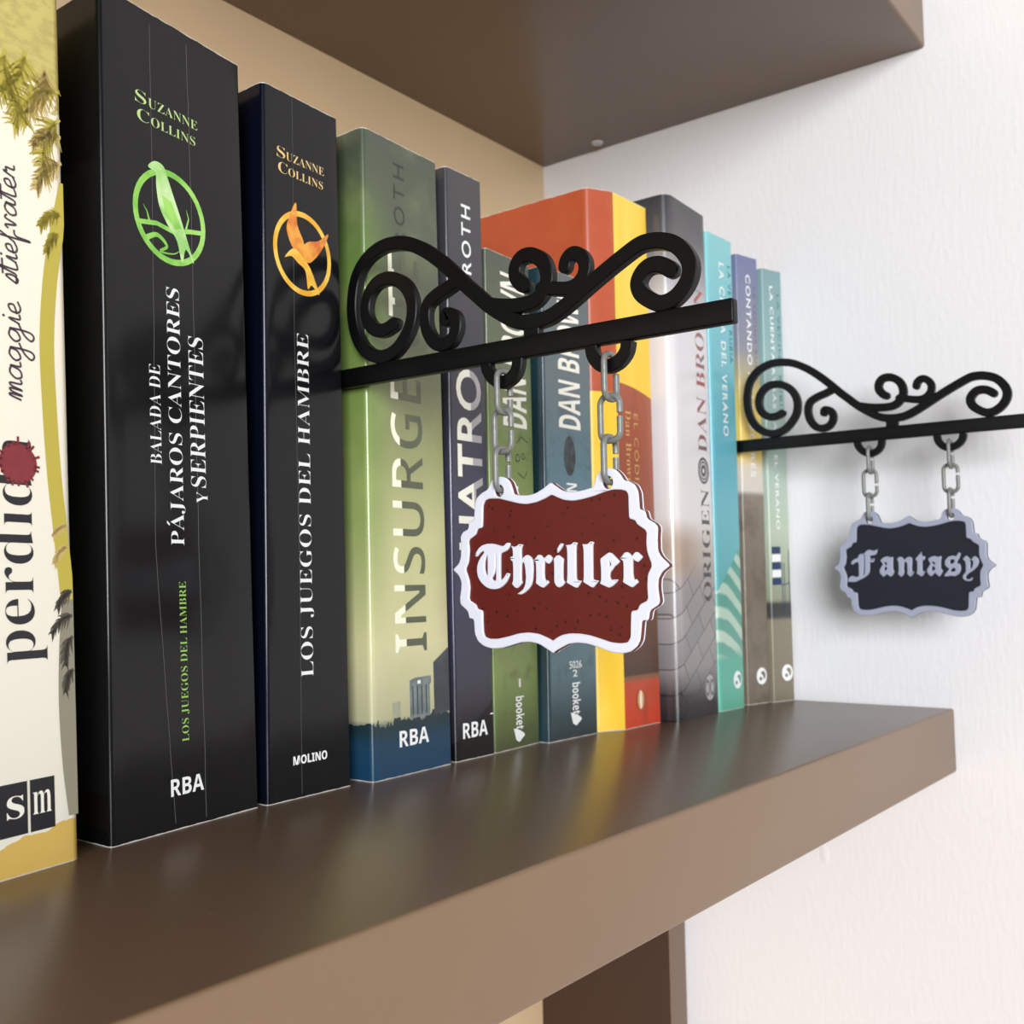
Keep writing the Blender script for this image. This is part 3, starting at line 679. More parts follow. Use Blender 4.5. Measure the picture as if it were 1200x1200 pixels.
pen(b, 'maggie', 11.0, 13.35, 0.625, 0.34, INK, 0.05)
pen(b, 'stiefvater', 13.75, 16.6, 0.61, 0.32, INK, 0.05)
b.text(glyphs('perdida', 'serif', -0.012), (0.36, 4.85, 0.77, 10.1), BLACK)
b.disc(0.58, 9.5, 0.5, 0.47, BLOOD, 0.011)
for i in range(17):
    a = i * 2 * math.pi / 17 + random.uniform(-0.1, 0.1)
    l = random.uniform(0.5, 0.64)
    b.stroke([(0.58 + 0.42 * math.cos(a) / b.w, 9.5 + 0.42 * math.sin(a)), (0.58 + l * math.cos(a) / b.w, 9.5 + l * math.sin(a))], BLOOD, 0.06, 0.011)
for u0, u1, ch in ((0.385, 0.592, 's'), (0.612, 0.80, 'm')):
    b.poly([(u0, 0.93), (u1, 0.93), (u1, 2.13), (u0, 2.13)], BLACK, 0.008)
    b.text(glyphs(ch, 'serif', -0.008), (u0 + (0.055 if ch == 's' else 0.02), 1.84, u1 - 0.025, 1.32), CREAM, 'h', 0.011)
b.finish()

# ---- thick black book with the green ring
b = Book(1, 'thick black paperback with a green ring emblem and white and green spine lettering', cover_mat('black_gloss_cover', BOOKS[1]['h'], lambda M: srgb(11, 11, 12), 0.17, 0.08, spec=0.3), rl=0.16)
b.small_caps('SUZANNE', BOX['b1_suz'], PALE_LIME, 0.17)
b.small_caps('COLLINS', BOX['b1_col'], PALE_LIME, 0.2)
b.text(glyphs('BALADA DE', 'serif', -0.014), BOX['b1_bal'], WHITE)
b.text(accent(glyphs('PAJAROS CANTORES', 'serif', -0.012), 0.079), BOX['b1_paj'], WHITE)
b.text(glyphs('Y', 'serif', -0.012), BOX['b1_y'], WHITE)
b.text(glyphs('SERPIENTES', 'serif', -0.012), BOX['b1_ser'], WHITE)
b.text(glyphs('LOS JUEGOS DEL HAMBRE', 'serif', -0.012), BOX['b1_los'], LIME)
b.text(glyphs('RBA', 'bold'), BOX['b1_rba'], WHITE, 'h')


def jag(pts, amp, k=9):
    out = []
    for (u0, z0), (u1, z1) in zip(pts, pts[1:]):
        for i in range(k):
            t = i / k
            out.append((u0 + (u1 - u0) * t + random.uniform(-amp, amp), z0 + (z1 - z0) * t))
    return out + [pts[-1]]


b.stroke(jag(PTS['b1_crack1'], 0.0015), GREYLINE, 0.018, 0.005)
b.stroke(jag(PTS['b1_crack2'], 0.003), GREYLINE, 0.022, 0.005)
GREEN_ART = duo('green_emblem_print', (120, 190, 66), (164, 222, 104), 1.5)
GREEN_PALE = duo('pale_green_emblem_print', (150, 208, 110), (206, 236, 170), 1.5)
cu_, cz_ = 0.447, 16.86
b.disc(cu_, cz_, 1.33, 1.33, GREEN_ART, 0.006, 0.87)
w = b.w
# a plain songbird perched on a twig inside the ring
b.stroke(ring_shape(cu_, cz_, [(-1.15, -0.42), (-0.5, -0.3), (0.1, -0.38), (0.7, -0.2), (1.16, -0.12)], w), GREEN_ART, 0.13, 0.008)
b.stroke(ring_shape(cu_, cz_, [(-0.75, -0.34), (-0.85, -0.05), (-0.98, 0.1)], w), GREEN_ART, 0.08, 0.008, True)
b.stroke(ring_shape(cu_, cz_, [(0.55, -0.25), (0.68, 0.15), (0.6, 0.4)], w), GREEN_ART, 0.08, 0.008, True)
b.stroke(ring_shape(cu_, cz_, spline([(-0.95, -0.85), (-0.5, -0.62), (-0.15, -0.85), (-0.4, -1.05), (0.1, -1.0), (0.45, -0.75)], 5), w), GREEN_ART, 0.16, 0.009, True)
bird = spline([(-0.78, 1.2), (-0.55, 1.42), (-0.25, 1.4), (-0.1, 1.15), (0.1, 0.7), (0.35, 0.15), (0.62, -0.5), (0.85, -1.1), (0.55, -0.75), (0.4, -1.2), (0.22, -0.6), (-0.1, -0.25), (-0.4, 0.2), (-0.5, 0.75), (-0.52, 1.1)], 4, True)
b.poly(ring_shape(cu_, cz_, [(p.x, p.y) for p in bird], w), GREEN_PALE, 0.011)
b.poly(ring_shape(cu_, cz_, [(-0.3, 0.55), (0.05, 0.45), (0.4, -0.2), (0.15, -0.3), (-0.2, 0.05)], w), GREEN_ART, 0.013)
b.finish()

# ---- black book with the gold ring
b = Book(2, 'black paperback with a gold ring and bird emblem and white spine lettering', cover_mat('ink_black_cover', BOOKS[2]['h'], lambda M: M.mix(M.step(M.x, 0.06, 0.12), srgb(8, 11, 24), srgb(11, 11, 14)), 0.17, 0.08, spec=0.3), rl=0.16)
b.small_caps('SUZANNE', BOX['b2_suz'], GOLDTXT, 0.17)
b.small_caps('COLLINS', BOX['b2_col'], GOLDTXT, 0.2)
b.text(glyphs('LOS JUEGOS DEL HAMBRE', 'serif', -0.014), BOX['b2_los'], WHITE)
b.text(glyphs('MOLINO', 'bold', 0.01), BOX['b2_mol'], WHITE, 'h')
b.stroke(jag(PTS['b2_crack'], 0.0015), GREYLINE, 0.016, 0.005)
GOLD_ART = duo('gold_emblem_print', (236, 172, 40), (250, 206, 84), 1.5)
EMBER_ART = duo('ember_emblem_print', (214, 106, 34), (244, 170, 62), 2.2)
cu_, cz_ = 0.492, 17.2
w = b.w
b.disc(cu_, cz_, 1.36, 1.36, GOLD_ART, 0.006, 0.87)
# a plain bird in flight
wing1 = spline([(-0.45, 0.05), (-0.75, 0.6), (-0.62, 1.05), (-0.3, 1.6), (-0.25, 0.9), (0.05, 0.35), (-0.1, 0.0)], 4, True)
wing2 = spline([(-0.2, 0.0), (0.2, 0.42), (0.75, 0.6), (1.25, 0.95), (0.95, 0.4), (0.55, -0.05), (0.2, -0.25)], 4, True)
body = spline([(-0.85, -0.3), (-0.55, 0.02), (-0.3, 0.06), (0.1, -0.2), (0.4, -0.5), (0.75, -1.2), (0.4, -0.95), (0.2, -1.1), (0.1, -0.55), (-0.25, -0.35), (-0.55, -0.2)], 4, True)
for s_, m_, o_ in ((wing1, EMBER_ART, 0.009), (wing2, EMBER_ART, 0.011), (body, GOLD_ART, 0.013)):
    b.poly(ring_shape(cu_, cz_, [(p.x, p.y) for p in s_], w), m_, o_)
b.finish()


# ---- green book with the two-tone title
def c3(M):
    base = M.ramp(M.z, 0, 22.3, [(0, srgb(24, 60, 88)), (1.2, srgb(34, 70, 98)), (1.75, srgb(58, 78, 92)), (2.0, srgb(176, 172, 138)), (4.5, srgb(206, 200, 152)), (8, srgb(192, 190, 138)), (11, srgb(146, 150, 100)), (15, srgb(94, 100, 72)), (18, srgb(82, 90, 68)), (22.3, srgb(70, 78, 63))])
    g = M.math('MULTIPLY', M.step(M.x, 1.5, -0.1), M.step(M.z, 3, 9))
    g2 = M.math('MULTIPLY', g, M.step(M.z, 21.5, 17))
    base = M.mix(M.math('MULTIPLY', g2, 0.62), base, srgb(108, 140, 56))
    base = M.mix(M.math('MULTIPLY', M.step(M.noise(0.35, 3), 0.45, 0.7), 0.25), base, srgb(170, 180, 110))
    tree = M.math('LESS_THAN', M.z, M.math('ADD', 1.25, M.math('MULTIPLY', M.noise(2.6, 4, 0.65, (1, 0.1, 0.35)), 1.35)))
    treec = M.ramp(M.z, 0, 2.4, [(0, srgb(24, 62, 90)), (1.1, srgb(30, 62, 84)), (1.7, srgb(30, 50, 56)), (2.4, srgb(40, 56, 52))])
    return M.mix(tree, base, treec)


b = Book(3, 'green paperback fading to cream, with a skyline over dark blue at its foot', cover_mat('green_skyline_cover', BOOKS[3]['h'], c3, 0.2, 0.08), rl=0.22)
SLATE = duo('slate_print', (52, 58, 62), (66, 72, 78), 0.6)
TOWER = duo('tower_print', (96, 110, 112), (122, 132, 128), 2.0)
b.poly([(0.775, 1.9), (0.775, 3.75), (0.985, 4.25), (0.985, 1.95)], SLATE, 0.004)
b.poly([(0.46, 1.9), (0.46, 3.2), (0.53, 3.28), (0.74, 3.3), (0.74, 3.05), (0.72, 3.0), (0.72, 1.9)], TOWER, 0.005)
for i in range(4):
    b.poly([(0.49 + i * 0.058, 2.0), (0.505 + i * 0.058, 2.0), (0.505 + i * 0.058, 3.0), (0.49 + i * 0.058, 3.0)], SLATE, 0.007)
b.poly([(0.56, 3.05), (0.6, 3.06), (0.6, 3.18), (0.56, 3.17)], CREAM, 0.007)
b.poly([(0.24, 2.0), (0.24, 2.5), (0.34, 2.55), (0.34, 2.0)], duo('haze_print', (150, 152, 128), (160, 160, 136)), 0.004)
b.text(glyphs('ROTH', 'sans', 0.0, 1.35), (0.385, 18.6, 0.53, 21.5), DARKTXT)
b.text(glyphs('INSURGENTE', 'bold', -0.02), (0.285, 4.2, 0.70, 18.2), two_tone('title_green_two_tone', (240, 240, 214), (88, 92, 70), 1.74, -0.0365, 4.3))
b.text(glyphs('RBA', 'bold'), BOX['b3_rba'], WHITE, 'h', 0.009)
b.finish()


# ---- narrow dark book with the white title
def c4(M):
    base = M.ramp(M.z, 0, 22.4, [(0, srgb(26, 24, 28)), (2, srgb(40, 38, 48)), (6, srgb(58, 57, 84)), (9, srgb(54, 54, 76)), (14, srgb(52, 51, 60)), (22.4, srgb(62, 61, 63))])
    e = M.math('ADD', 0.7, M.math('MULTIPLY', M.x, 0.62))
    e = M.math('ADD', e, M.math('MULTIPLY', M.math('SUBTRACT', M.noise(2.4, 3), 0.5), 0.3))
    return M.mix(M.math('LESS_THAN', M.z, e), base, srgb(15, 13, 13))


b = Book(4, 'narrow dark grey paperback with large pale capitals, beside the green skyline book', cover_mat('violet_grey_cover', BOOKS[4]['h'], c4, 0.2, 0.08), rl=0.16)
b.text(glyphs('ROTH', 'sans', 0.012, 1.3), (0.40, 18.46, 0.66, 21.15), WHITE)
b.text(glyphs('CUATRO', 'sans', 0.018, 1.02), (0.17, 6.3, 0.85, 14.72), two_tone('title_violet_two_tone', (242, 240, 224), (172, 168, 168), 1.26, -0.035, 9.3))
b.text(glyphs('RBA', 'bold'), BOX['b4_rba'], WHITE, 'h')
b.stroke([(0.9, 1.55), (0.98, 1.56)], WHITE, 0.05)
b.finish()


def mottled(stops, h, dark, amount=0.6, scale=0.9):
    def f(M):
        base = M.ramp(M.z, 0, h, stops)
        w_ = M.math('MULTIPLY', M.step(M.noise(scale, 5, 0.6), 0.52, 0.75), amount)
        return M.mix(w_, base, dark)
    return f


def pocket_logo(bk, bt, bl):
    bk.text(glyphs('booket', 'bold', 0.0), bt, WHITE, 'down', 0.009)
    u0, z0, u1, z1 = bl
    bk.poly([(u0, z0), (u0 + (u1 - u0) * 0.2, z1 + 0.12), (u0 + (u1 - u0) * 0.5, z1), (u1, z1 + 0.22), (u1, z0 - 0.28), (u0 + (u1 - u0) * 0.6, z0 - 0.12)], WHITE, 0.007)


# ---- short green book
h5 = BOOKS[5]['h']
b = Book(5, 'short moss green paperback with white lettering, just right of the narrow dark grey book',
         cover_mat('moss_cover', h5, mottled([(0, srgb(70, 78, 48)), (1.2, srgb(92, 106, 58)), (3, srgb(128, 146, 78)), (9, srgb(128, 146, 78)), (13, srgb(118, 134, 78)), (16, srgb(92, 100, 72)), (19.8, srgb(74, 80, 66))], h5, srgb(62, 70, 44)), 0.25, 0.1), depth=11, rl=0.14)
b.text(glyphs('DAN BROWN', 'bold', 0.0), (0.30, 12.85, 0.86, 19.1), CREAM)
b.text(glyphs('LA FORTALEZA', 'bold', 0.0), (0.36, 5.6, 0.62, 10.45), CREAM)
for (u, z, r) in ((0.62, 11.6, 0.16), (0.75, 11.7, 0.13)):
    b.disc(u, z, r, r * 1.1, DARKTXT, 0.006, 0.7)
b.stroke([(0.6, 12.2), (0.72, 12.5), (0.86, 12.3)], DARKTXT, 0.05)
b.stroke([(0.62, 11.0), (0.76, 10.8), (0.84, 11.1)], DARKTXT, 0.05)
b.text(glyphs('1', 'sans', 0.01), (0.535, 2.72, 0.575, 2.38), CREAM, 'h')
pocket_logo(b, (0.455, 2.02, 0.64, 0.72), (0.40, 0.8, 0.64, 0.22))
b.finish()

# ---- short blue book
h6 = BOOKS[6]['h']


def c6(M):
    base = mottled([(0, srgb(44, 54, 56)), (1.0, srgb(56, 72, 76)), (3, srgb(86, 114, 122)), (11, srgb(94, 124, 134)), (15, srgb(96, 110, 114)), (19.8, srgb(86, 92, 92))], h6, srgb(46, 64, 70), 0.55)(M)
    return M.mix(M.step(M.x, 0.22, 0.1), base, srgb(32, 56, 64))


b = Book(6, 'short blue-grey paperback with white lettering and a dark oval on its spine', cover_mat('slate_blue_cover', h6, c6, 0.25, 0.1), depth=11, rl=0.14)
b.text(glyphs('DAN BROWN', 'bold', 0.0), (0.29, 13.1, 0.76, 19.3), CREAM)
b.disc(0.51, 11.92, 0.42, 0.86, duo('oval_print', (42, 50, 54), (66, 74, 76), 3.0), 0.006)
b.stroke([(0.51, 12.5), (0.51, 11.4)], DARKTXT, 0.1, 0.008)
b.text(glyphs('LA CONSPIRACION', 'bold', 0.0), (0.43, 5.4, 0.65, 10.75), WHITE)
b.text(glyphs('5026', 'sans', 0.006), BOX['b6_5026'], WHITE, 'h')
b.text(glyphs('2', 'sans', 0.01), BOX['b6_2'], WHITE, 'h')
pocket_logo(b, (0.47, 2.3, 0.64, 0.98), (0.43, 1.08, 0.65, 0.5))
b.finish()


# ---- orange and yellow book
def c7(M):
    n = M.noise(0.7, 4, 0.6)
    orange = M.mix(n, srgb(168, 70, 38), srgb(188, 90, 54))
    yellow = M.mix(M.step(M.noise(0.5, 3, 0.5, (1, 1, 0.2)), 0.3, 0.7), srgb(244, 196, 48), srgb(252, 212, 82))
    side = M.mix(M.math('GREATER_THAN', M.z, 15.0), yellow, orange)
    low = M.ramp(M.z, 0, 15.4, [(0, srgb(206, 66, 36)), (2.05, srgb(188, 72, 42)), (2.06, srgb(150, 92, 58)), (2.3, srgb(130, 80, 52)), (2.32, srgb(74, 50, 36)), (4.5, srgb(96, 62, 42)), (7, srgb(124, 66, 44)), (10, srgb(146, 74, 48)), (15.4, srgb(166, 82, 50))])
    low = M.mix(M.math('MULTIPLY', M.step(M.noise(0.9, 4, 0.6, (1, 1, 0.4)), 0.5, 0.75), 0.35), low, srgb(96, 52, 36))
    edge = M.math('SUBTRACT', 15.5, M.math('MULTIPLY', M.math('POWER', M.math('MAXIMUM', M.x, 0.0), 2.0), 0.05))
    spine = M.mix(M.math('GREATER_THAN', M.z, edge), low, yellow)
    return M.mix(M.math('GREATER_THAN', M.x, 0.06), side, spine)


b = Book(7, 'tall paperback with a yellow and brown spine and an orange front cover', cover_mat('orange_yellow_cover', BOOKS[7]['h'], c7, 0.35, 0.08), chamfer=(1.2, 0.62), depth=14)
OCHRE = plain('ochre_print', (206, 160, 96), 0.4)
b.text(glyphs('EL CÓDIGO', 'sans', -0.002, 1.2), (0.45, 14.2, 0.60, 9.9), OCHRE, 'down')
b.text(glyphs('Dan Brown', 'serif', -0.008, 1.1), (0.22, 14.3, 0.37, 10.9), OCHRE, 'down')
b.disc(0.45, 1.2, 0.42, 0.46, plain('emblem_brown_print', (150, 60, 34), 0.4), 0.006)
b.disc(0.45, 1.2, 0.28, 0.44, plain('emblem_gold_print', (214, 150, 84), 0.4), 0.008)
b.disc(0.45, 1.2, 0.1, 0.40, WHITE, 0.010)
b.finish()


# ---- white book with stone tiles
def c8(M):
    base = M.ramp(M.z, 0, 25, [(0, srgb(44, 41, 42)), (1.2, srgb(64, 59, 60)), (2.4, srgb(140, 132, 130)), (6, srgb(172, 164, 160)), (8.2, srgb(196, 184, 174)), (9.5, srgb(222, 216, 212)), (14, srgb(228, 224, 224)), (19.0, srgb(214, 210, 212)), (21.5, srgb(150, 147, 149)), (23.2, srgb(84, 82, 84)), (25, srgb(58, 57, 59))])
    # slanted stone tiles on the lower part
    v = M.n.new('ShaderNodeMapping')
    v.inputs['Rotation'].default_value = (0, math.radians(33), 0)
    M.l.new(M.co, v.inputs[0])
    sx_ = M.n.new('ShaderNodeSeparateXYZ'); M.l.new(v.outputs[0], sx_.inputs[0])
    cx_ = M.n.new('ShaderNodeCombineXYZ')
    M.l.new(sx_.outputs[0], cx_.inputs[0]); M.l.new(sx_.outputs[2], cx_.inputs[1])
    br = M.n.new('ShaderNodeTexBrick')
    M.l.new(cx_.outputs[0], br.inputs['Vector'])
    br.inputs['Color1'].default_value = (1, 1, 1, 1); br.inputs['Color2'].default_value = (0.72, 0.74, 0.8, 1)
    br.inputs['Mortar'].default_value = (0.28, 0.27, 0.27, 1)
    br.inputs['Scale'].default_value = 0.42
    br.inputs['Mortar Size'].default_value = 0.012
    br.inputs['Brick Width'].default_value = 0.75; br.inputs['Row Height'].default_value = 0.42
    low = M.step(M.z, 7.6, 6.4)
    mul = M.n.new('ShaderNodeMix'); mul.data_type = 'RGBA'; mul.blend_type = 'MULTIPLY'
    M.put(mul.inputs[0], M.math('MULTIPLY', low, 0.85)); M.put(mul.inputs[6], base); M.put(mul.inputs[7], br.outputs[0])
    sand = M.math('MULTIPLY', M.math('MULTIPLY', M.step(M.z, 9.6, 8.2), M.step(M.z, 6.2, 7.4)), M.step(M.x, 3.2, 0.8))
    return M.mix(M.math('MULTIPLY', sand, 0.6), mul.outputs[2], srgb(168, 138, 112))


b = Book(8, 'thick white paperback with dark top and grey stone tiles on its foot', cover_mat('white_stone_cover', BOOKS[8]['h'], c8, 0.2, 0.1, edge=False), rl=0.55, rr=0.25, depth=14.5)
GREYTXT = plain('grey_print', (84, 82, 82), 0.4)
REDGREY = duo('red_grey_print', (164, 84, 76), (120, 108, 104), 0.45)
b.text(glyphs('ORIGEN', 'serif', -0.009), (0.655, 5.5, 0.87, 11.0), GREYTXT)
b.text(glyphs('DAN BROWN', 'serif', -0.009), (0.625, 12.8, 0.86, 21.0), REDGREY)
for r in (1.0, 0.72, 0.46):
    b.disc(0.745, 11.9, 0.62 * r, 0.66 * r, GREYTXT, 0.006, 0.8 if r > 0.5 else 0.4)
b.disc(0.74, 1.33, 0.52, 0.6, plain('pale_grey_print', (186, 182, 182), 0.4), 0.006)
for dx in (-0.26, 0.26):
    b.disc(0.74 + dx / b.w, 1.33, 0.2, 0.42, GREYTXT, 0.008, 0.6)
b.stroke([(0.74, 0.78), (0.74, 1.88)], GREYTXT, 0.06, 0.009)
b.finish()


# ---- three slim books against the wall
def round_mark(bk, u, z, mat):
    bk.disc(u, z, 0.42, 0.44, WHITE, 0.006)
    bk.disc(u + 0.06, z + 0.02, 0.2, 0.24, mat, 0.008, 0.0, -1.2, 2.6, 16)
    bk.disc(u - 0.05, z - 0.14, 0.12, 0.1, mat, 0.008)


def c9(M):
    base = M.ramp(M.z, 0, 24.4, [(0, srgb(96, 176, 150)), (2.4, srgb(90, 168, 146)), (3.4, srgb(96, 158, 142)), (7.4, srgb(106, 176, 180)), (12, srgb(98, 172, 186)), (19, srgb(112, 182, 190)), (24.4, srgb(132, 196, 198))])
    ph = M.math('ADD', M.math('MULTIPLY', M.z, 5.2), M.math('MULTIPLY', M.math('POWER', M.x, 2.0), 1.1))
    ph = M.math('ADD', ph, M.math('MULTIPLY', M.noise(0.7, 2), 2.0))
    wv = M.step(M.math('SINE', ph), -0.3, 0.5)
    zone = M.math('MULTIPLY', M.step(M.z, 2.4, 3.2), M.math('LESS_THAN', M.z, M.math('ADD', 5.9, M.math('MULTIPLY', M.x, 0.95))))
    stripe = M.mix(wv, srgb(98, 158, 140), srgb(186, 206, 186))
    return M.mix(M.math('MULTIPLY', zone, 0.9), base, stripe)


TEAL = plain('teal_print', (70, 140, 130), 0.4)
DTEAL = plain('dark_teal_print', (52, 104, 116), 0.4)
h9 = BOOKS[9]['h']
b = Book(9, 'turquoise paperback with striped waves on its foot, left of the small dark sign arm', cover_mat('turquoise_cover', h9, c9, 0.25, 0.06), rl=0.2, rr=0.1)
b.text(glyphs('LA CHICA DEL VERANO', 'sans', 0.012, 1.25), (0.44, 22.95, 0.64, 13.9), WHITE, 'down')
b.text(glyphs('LA VECINA RUBIA', 'sans', 0.004, 1.2), (0.79, 22.95, 0.92, 17.8), DTEAL, 'down')
round_mark(b, 0.72, 1.45, TEAL)
b.finish()


def c10(M):
    base = M.ramp(M.z, 0, 24, [(0, srgb(116, 104, 88)), (9.6, srgb(124, 112, 98)), (11.0, srgb(136, 124, 110)), (11.25, srgb(206, 198, 188)), (12.4, srgb(214, 202, 184)), (13.2, srgb(230, 198, 96)), (16, srgb(228, 200, 104)), (17.4, srgb(176, 164, 124)), (19, srgb(134, 134, 144)), (24, srgb(110, 116, 152))])
    rock = M.math('MULTIPLY', M.step(M.z, 11.2, 10.6), M.step(M.noise(0.9, 5, 0.65), 0.42, 0.66))
    return M.mix(M.math('MULTIPLY', rock, 0.5), base, srgb(86, 76, 64))


h10 = BOOKS[10]['h']
b = Book(10, 'slim paperback fading from blue-violet through yellow to brown rock, second from the wall', cover_mat('sunset_rock_cover', h10, c10, 0.3, 0.06), rl=0.1, rr=0.08)
b.text(glyphs('CONTANDO ATARDECERES', 'sans', 0.012, 1.2), (0.40, 23.0, 0.62, 12.0), WHITE, 'down')
b.text(glyphs('LA VECINA RUBIA', 'sans', 0.0, 1.2), (0.74, 22.4, 0.86, 17.2), plain('muted_violet_print', (96, 92, 116), 0.4), 'down')
round_mark(b, 0.63, 1.43, plain('rock_print', (110, 100, 86), 0.4))
b.finish()


def c11(M):
    base = M.ramp(M.z, 0, 23.6, [(0, srgb(122, 112, 94)), (4.3, srgb(134, 126, 106)), (4.5, srgb(66, 66, 60)), (5.2, srgb(60, 62, 58)), (5.4, srgb(146, 150, 126)), (9, srgb(178, 190, 168)), (14, srgb(166, 188, 178)), (20, srgb(134, 166, 164)), (23.6, srgb(124, 154, 156))])
    return base


h11 = BOOKS[11]['h']
b = Book(11, 'slim grey-green paperback with a striped deckchair picture, the last one touching the white wall', cover_mat('sage_cover', h11, c11, 0.3, 0.06), rl=0.1, rr=0.08)
b.text(glyphs('LA CUENTA ATRÁS PARA EL VERANO', 'sans', 0.012, 1.15), (0.34, 22.6, 0.56, 9.2), WHITE, 'down')
b.text(glyphs('LA VECINA RUBIA', 'sans', 0.0, 1.2), (0.72, 22.2, 0.84, 15.4), DTEAL, 'down')
NAVY = plain('navy_print', (44, 62, 96), 0.4)
for i in range(5):
    z_ = 6.2 + i * 0.42
    b.poly([(0.06, z_), (0.5, z_ + 0.02), (0.5, z_ + 0.4), (0.06, z_ + 0.38)], NAVY if i % 2 == 0 else WHITE, 0.006)
for u_ in (0.55, 0.66, 0.9):
    b.stroke([(u_, 4.6), (u_, 7.4 if u_ < 0.8 else 8.1)], NAVY, 0.05, 0.006)
b.stroke([(0.5, 6.2), (0.9, 6.3)], NAVY, 0.05, 0.006)
round_mark(b, 0.66, 1.5, plain('sand_print', (132, 122, 102), 0.4))
b.finish()

# ------------------------------------------------------------------ hanging signs
Mb = Mat('black_printed_plastic', 0.42, 0.22)
Mb.color(Mb.mix(Mb.specks(6, 0.08), srgb(8, 8, 9), srgb(26, 26, 28)))
Mb.bump(Mb.noise(9, 2, 0.5, (1, 1, 1)), 0.15, 0.02)
BLACK_PLA = Mb.m
Mg = Mat('silver_grey_plastic', 0.32, 0.6)
Mg.color(Mg.mix(Mg.noise(6, 3), srgb(104, 105, 101), srgb(134, 135, 130)))
Mg.bump(Mg.noise(18, 2), 0.3, 0.02)
GREY_PLA = Mg.m


def board_mat(name, rgb, dots):
    M = Mat(name, 0.42, 0.4)
    d = M.math('MULTIPLY', M.specks(3.6, 0.21), 0.85)
    M.color(M.mix(d, M.mix(M.noise(1.5, 3), srgb(*rgb), srgb(*[c * 1.08 for c in rgb])), srgb(*dots)))
    M.bump(M.noise(10, 2), 0.12, 0.02)
    return M.m


def ribbon(V, F, pts, width, x0, x1, ch=0.045, ends=(True, True)):
    """flat strip with chamfered edges along (y, z) points, between x0 and x1"""
    P = [Vector(p) for p in pts]
    hw = width / 2
    if ends[1]:
        d = (P[-1] - P[-2]).normalized()
        e = P[-1].copy()
        P += [e + d * hw * math.sin(a) for a in (0.4, 0.8, 1.1, 1.35, 1.52)]
        tail = [math.cos(a) for a in (0.4, 0.8, 1.1, 1.35, 1.52)]
    else:
        tail = []
    scl = [1.0] * (len(P) - len(tail)) + tail
    if ends[0]:
        d = (P[0] - P[1]).normalized(); s = P[0].copy()
        pre = [s + d * hw * math.sin(a) for a in (1.52, 1.35, 1.1, 0.8, 0.4)]
        P = pre + P
        scl = [math.cos(a) for a in (1.52, 1.35, 1.1, 0.8, 0.4)] + scl
    n0 = len(V)
    m = 8
    for i, p in enumerate(P):
        d = (P[min(i + 1, len(P) - 1)] - P[max(i - 1, 0)]).normalized()
        nn = Vector((-d.y, d.x))
        w_ = hw * scl[i]
        c = min(ch, w_ * 0.5)
        prof = [(-w_, x0 + c), (-w_ + c, x0), (w_ - c, x0), (w_, x0 + c), (w_, x1 - c), (w_ - c, x1), (-w_ + c, x1), (-w_, x1 - c)]
        for s_, x_ in prof:
            q = p + nn * s_
            V.append((x_, q.x, q.y))
    k = len(P)
    for i in range(k - 1):
        for j in range(m):
            a, b_ = n0 + i * m + j, n0 + i * m + (j + 1) % m
            F.append([a, b_, b_ + m, a + m])
    F.append([n0 + j for j in range(m)][::-1])
    F.append([n0 + (k - 1) * m + j for j in range(m)])


def plate(loops, x0, x1, mat, name, parent, bevel=0.02, smooth_pts=True):
    """solid between x0 and x1 with outline loops (first outer, rest holes) given as (y, z)"""
    cu = bpy.data.curves.new(name, 'CURVE')
    cu.dimensions = '2D'; cu.fill_mode = 'BOTH'
    cu.extrude = ((x1 - x0) / 2 - bevel) * S
    cu.bevel_depth = bevel * S; cu.bevel_resolution = 2
    cu.offset = -bevel * S
    for lp in loops:
        pts = chaikin(lp) if smooth_pts else lp
        sp = cu.splines.new('POLY'); sp.use_cyclic_u = True
        sp.points.add(len(pts) - 1)
        for q, p in zip(sp.points, pts):
            q.co = (p[0] * S, p[1] * S, 0, 1)
    o = bpy.data.objects.new(name, cu); COL.objects.link(o)
    dg = bpy.context.evaluated_depsgraph_get(); dg.update()
    me = bpy.data.meshes.new_from_object(o.evaluated_get(dg))
    bpy.data.objects.remove(o); bpy.data.curves.remove(cu)
    xm = (x0 + x1) / 2 * S
    for v in me.vertices:
        y, z, t = v.co
        v.co = (xm + t, y, z)
    return me


